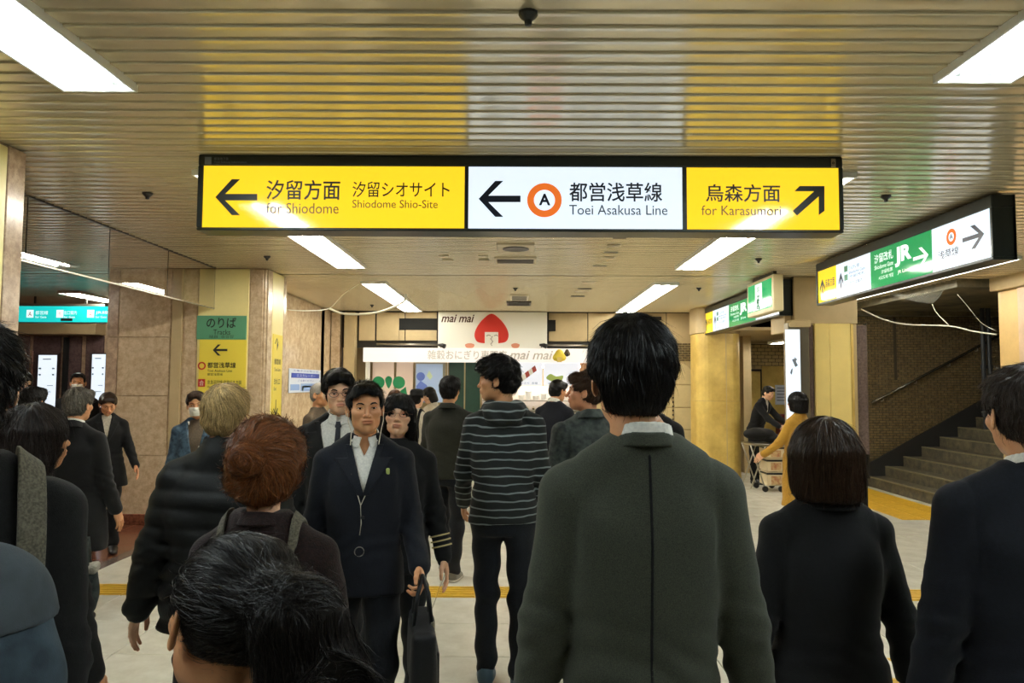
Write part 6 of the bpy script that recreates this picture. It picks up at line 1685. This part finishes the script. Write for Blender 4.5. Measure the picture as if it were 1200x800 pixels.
q = chest(-.105, 1.34); mb = MB(); mb.bbox(q[0]-.008, q[0]+.008, q[1]-.002, q[1]+.006, q[2]-.014, q[2]+.014, .004); o = mb.build('lapel_pin', mat('pale_green_pin', rgb(180, 190, 110), rough=.4)); o.parent = r
q = chest(0, 1.15); mb = MB(); mb.bbox(-.008, .008, q[1]-.002, q[1]+.004, q[2]-.012, q[2]+.004, .003); o = mb.build('button', M_blk); o.parent = r
# grey tote carried at the left
p = P(88, 690, 2.36); tb_ = empty('tote_bag', (p.x, p.y, p.z-.09), R_(20), "pale grey cloth bag hanging at the long haired woman's elbow", 'bag'); tb_.scale = (.62, .62, .62)
o = local_box((-.10, -.06, 0), (.10, .06, .26), F_gdenim, 'bag_body', tb_, .05, .009, lambda x, y, z: .012*np.sin(22*x+18*z)*np.sin(14*z))
o = local_box((-.105, -.065, .22), (.105, .065, .275), F_beige, 'turned_rim', tb_, .02, .008, lambda x, y, z: .006*np.sin(30*x))
for yy in (-.04, .04):
    mb = MB(); mb.tube([(-.06, yy, .26), (-.05, yy*.5, .40), (.05, yy*.5, .40), (.06, yy, .26)], .008, 6); o = mb.build('handle', F_gdenim, smooth=True); o.parent = tb_
# backpack of the man at the left edge
r = P24['root']; s_ = P24['s']
bp = empty('backpack', (r.location.x+math.sin(R_(38))*.20*s_, r.location.y-math.cos(R_(38))*.20*s_, .88), r.rotation_euler[2], "big grey blue canvas backpack on the back of the man at the left edge", 'backpack')
q = Field((-.24, -.22, -.04), (.24, .12, .54), .009)
q.add(ell((0, -.02, .18), (.17, .105, .21))); q.add(ell((0, -.01, .33), (.135, .085, .14)), .05)
q.cut(lambda x, y, z: y-.045); q.disp(lambda x, y, z: .006*np.sin(17*x+11*z)*np.sin(23*z)+.004*np.sin(40*z+9*x))
V, F = q.mesh(); npmesh('bag_body', V, F, F_bag, bp)
q2 = Field((-.20, -.26, .0), (.20, .02, .26), .007); q2.add(ell((0, -.075, .12), (.125, .075, .105))); q2.cut(lambda x, y, z: y+.04); q2.disp(lambda x, y, z: .003*np.sin(50*x+30*z)); V, F = q2.mesh(); npmesh('front_pocket', V, F, F_bag, bp)
q3 = Field((-.20, -.22, .25), (.20, .08, .54), .007, q.ops); q3.D = np.maximum(np.maximum(q3.D-.012, -(q3.D+.004)), .335-q3.ax[2][None, None, :]+0*q3.D); V, F = q3.mesh(); npmesh('flap', V, F, fabric('dark_grey_canvas', rgb(70, 78, 84), var=14), bp)
for (zz0, rr_) in ((.14, .118), (.20, .122)):
    mb = MB(); mb.tube([(rr_*math.sin(a)*1.0, -.155+.05*(1-math.cos(a)), zz0) for a in np.linspace(-.8, .8, 9)], .004, 6); o = mb.build('zip', M_blk, smooth=True); o.parent = bp
mb = MB(); mb.tube([(-.035, .03, .45), (-.03, .03, .51), (.03, .03, .51), (.035, .03, .45)], .009, 8); o = mb.build('grab_handle', F_strap, smooth=True); o.parent = bp
# white bag of the masked woman
hw = wpt(W18, 'R'); wbg = empty('paper_bag', (hw.x-.03, hw.y-.05, hw.z-.40), R_(15), 'narrow white bag carried by the masked woman in denim', 'bag')
local_box((-.05, -.12, 0), (.05, .12, .32), M_white, 'bag_body', wbg, .012, .01, lambda x, y, z: .003*np.sin(25*z+20*y))
for xx in (-.04, .04):
    mb = MB(); mb.tube([(xx, -.05, .31), (xx*.6, -.04, .40), (xx*.6, .04, .40), (xx, .05, .31)], .004, 6); o = mb.build('handle', M_white, smooth=True); o.parent = wbg
# loaded cart
YK = 11.2
ca = P(884, 556, YK); x0c = P(888, 500, YK).x; x1c = P(919, 500, YK).x
k = empty('cart', ((x0c+x1c)/2, YK, 0), 0, 'folding cart with crossed legs, carrying striped boxes and a dark bundle', 'cart')
mb = MB(); mb.bbox(x0c-.12, x1c, YK-.02, YK+.45, .70, .73, .006); mb.build('shelf', M_steel, k)
for (a, b_) in (((x0c-.12, .72), (x0c+.10, .05)), ((x0c+.12, .72), (x0c-.12, .05))):
    for yy in (YK, YK+.42):
        mb = MB(); mb.tube([(a[0], yy, a[1]), (b_[0], yy, b_[1])], .011, 8); mb.build('leg', M_steel, k, smooth=True)
for yy in (YK, YK+.42):
    for xx in (x0c+.10, x1c-.06):
        mb = MB(); mb.tube([(xx, yy-.015, .045), (xx, yy+.015, .045)], .045, 14); mb.build('wheel', M_blk, k)
M_box1 = mat('pale_carton', rgb(212, 196, 160), rough=.7); M_box2 = mat('brown_label', rgb(150, 84, 52), rough=.7, col2=rgb(196, 170, 120), vscale=14)
for i, (za, zb_) in enumerate(((.09, .30), (.31, .50), (.51, .69))):
    t = empty('carton', ((x0c+x1c)/2+.05, YK+.2, za), 0, '%s pale carton of the three stacked on the cart' % ['lowest', 'middle', 'uppermost'][i], 'box', 'cartons on the cart')
    bx('carton_body', M_box1, t, x0c+.14, x1c+.02, YK+.02, YK+.38, za, zb_, .008); bx('dark_band', M_blk, t, x0c+.135, x1c+.025, YK+.015, YK+.385, zb_-.04, zb_-.012)
    bx('picture_label', M_box2, t, x0c+.20, x1c-.05, YK+.012, YK+.018, za+.02, zb_-.06)
t = empty('bundle', ((x0c+x1c)/2, YK+.2, .735), 0, 'dark wrapped bundle lying on top of the cart', 'bundle')
q = Field((-.40, -.25, -.02), (.35, .25, .32), .012); q.add(ell((-.12, 0, .13), (.24, .15, .10))); q.add(ell((.10, 0, .06), (.17, .15, .07)), .04); q.cut(lambda x, y, z: -z); q.disp(lambda x, y, z: .010*np.sin(24*x+15*z)*np.sin(19*y+9)); V, F = q.mesh()
npmesh('wrapped_load', V, F, F_char, t)
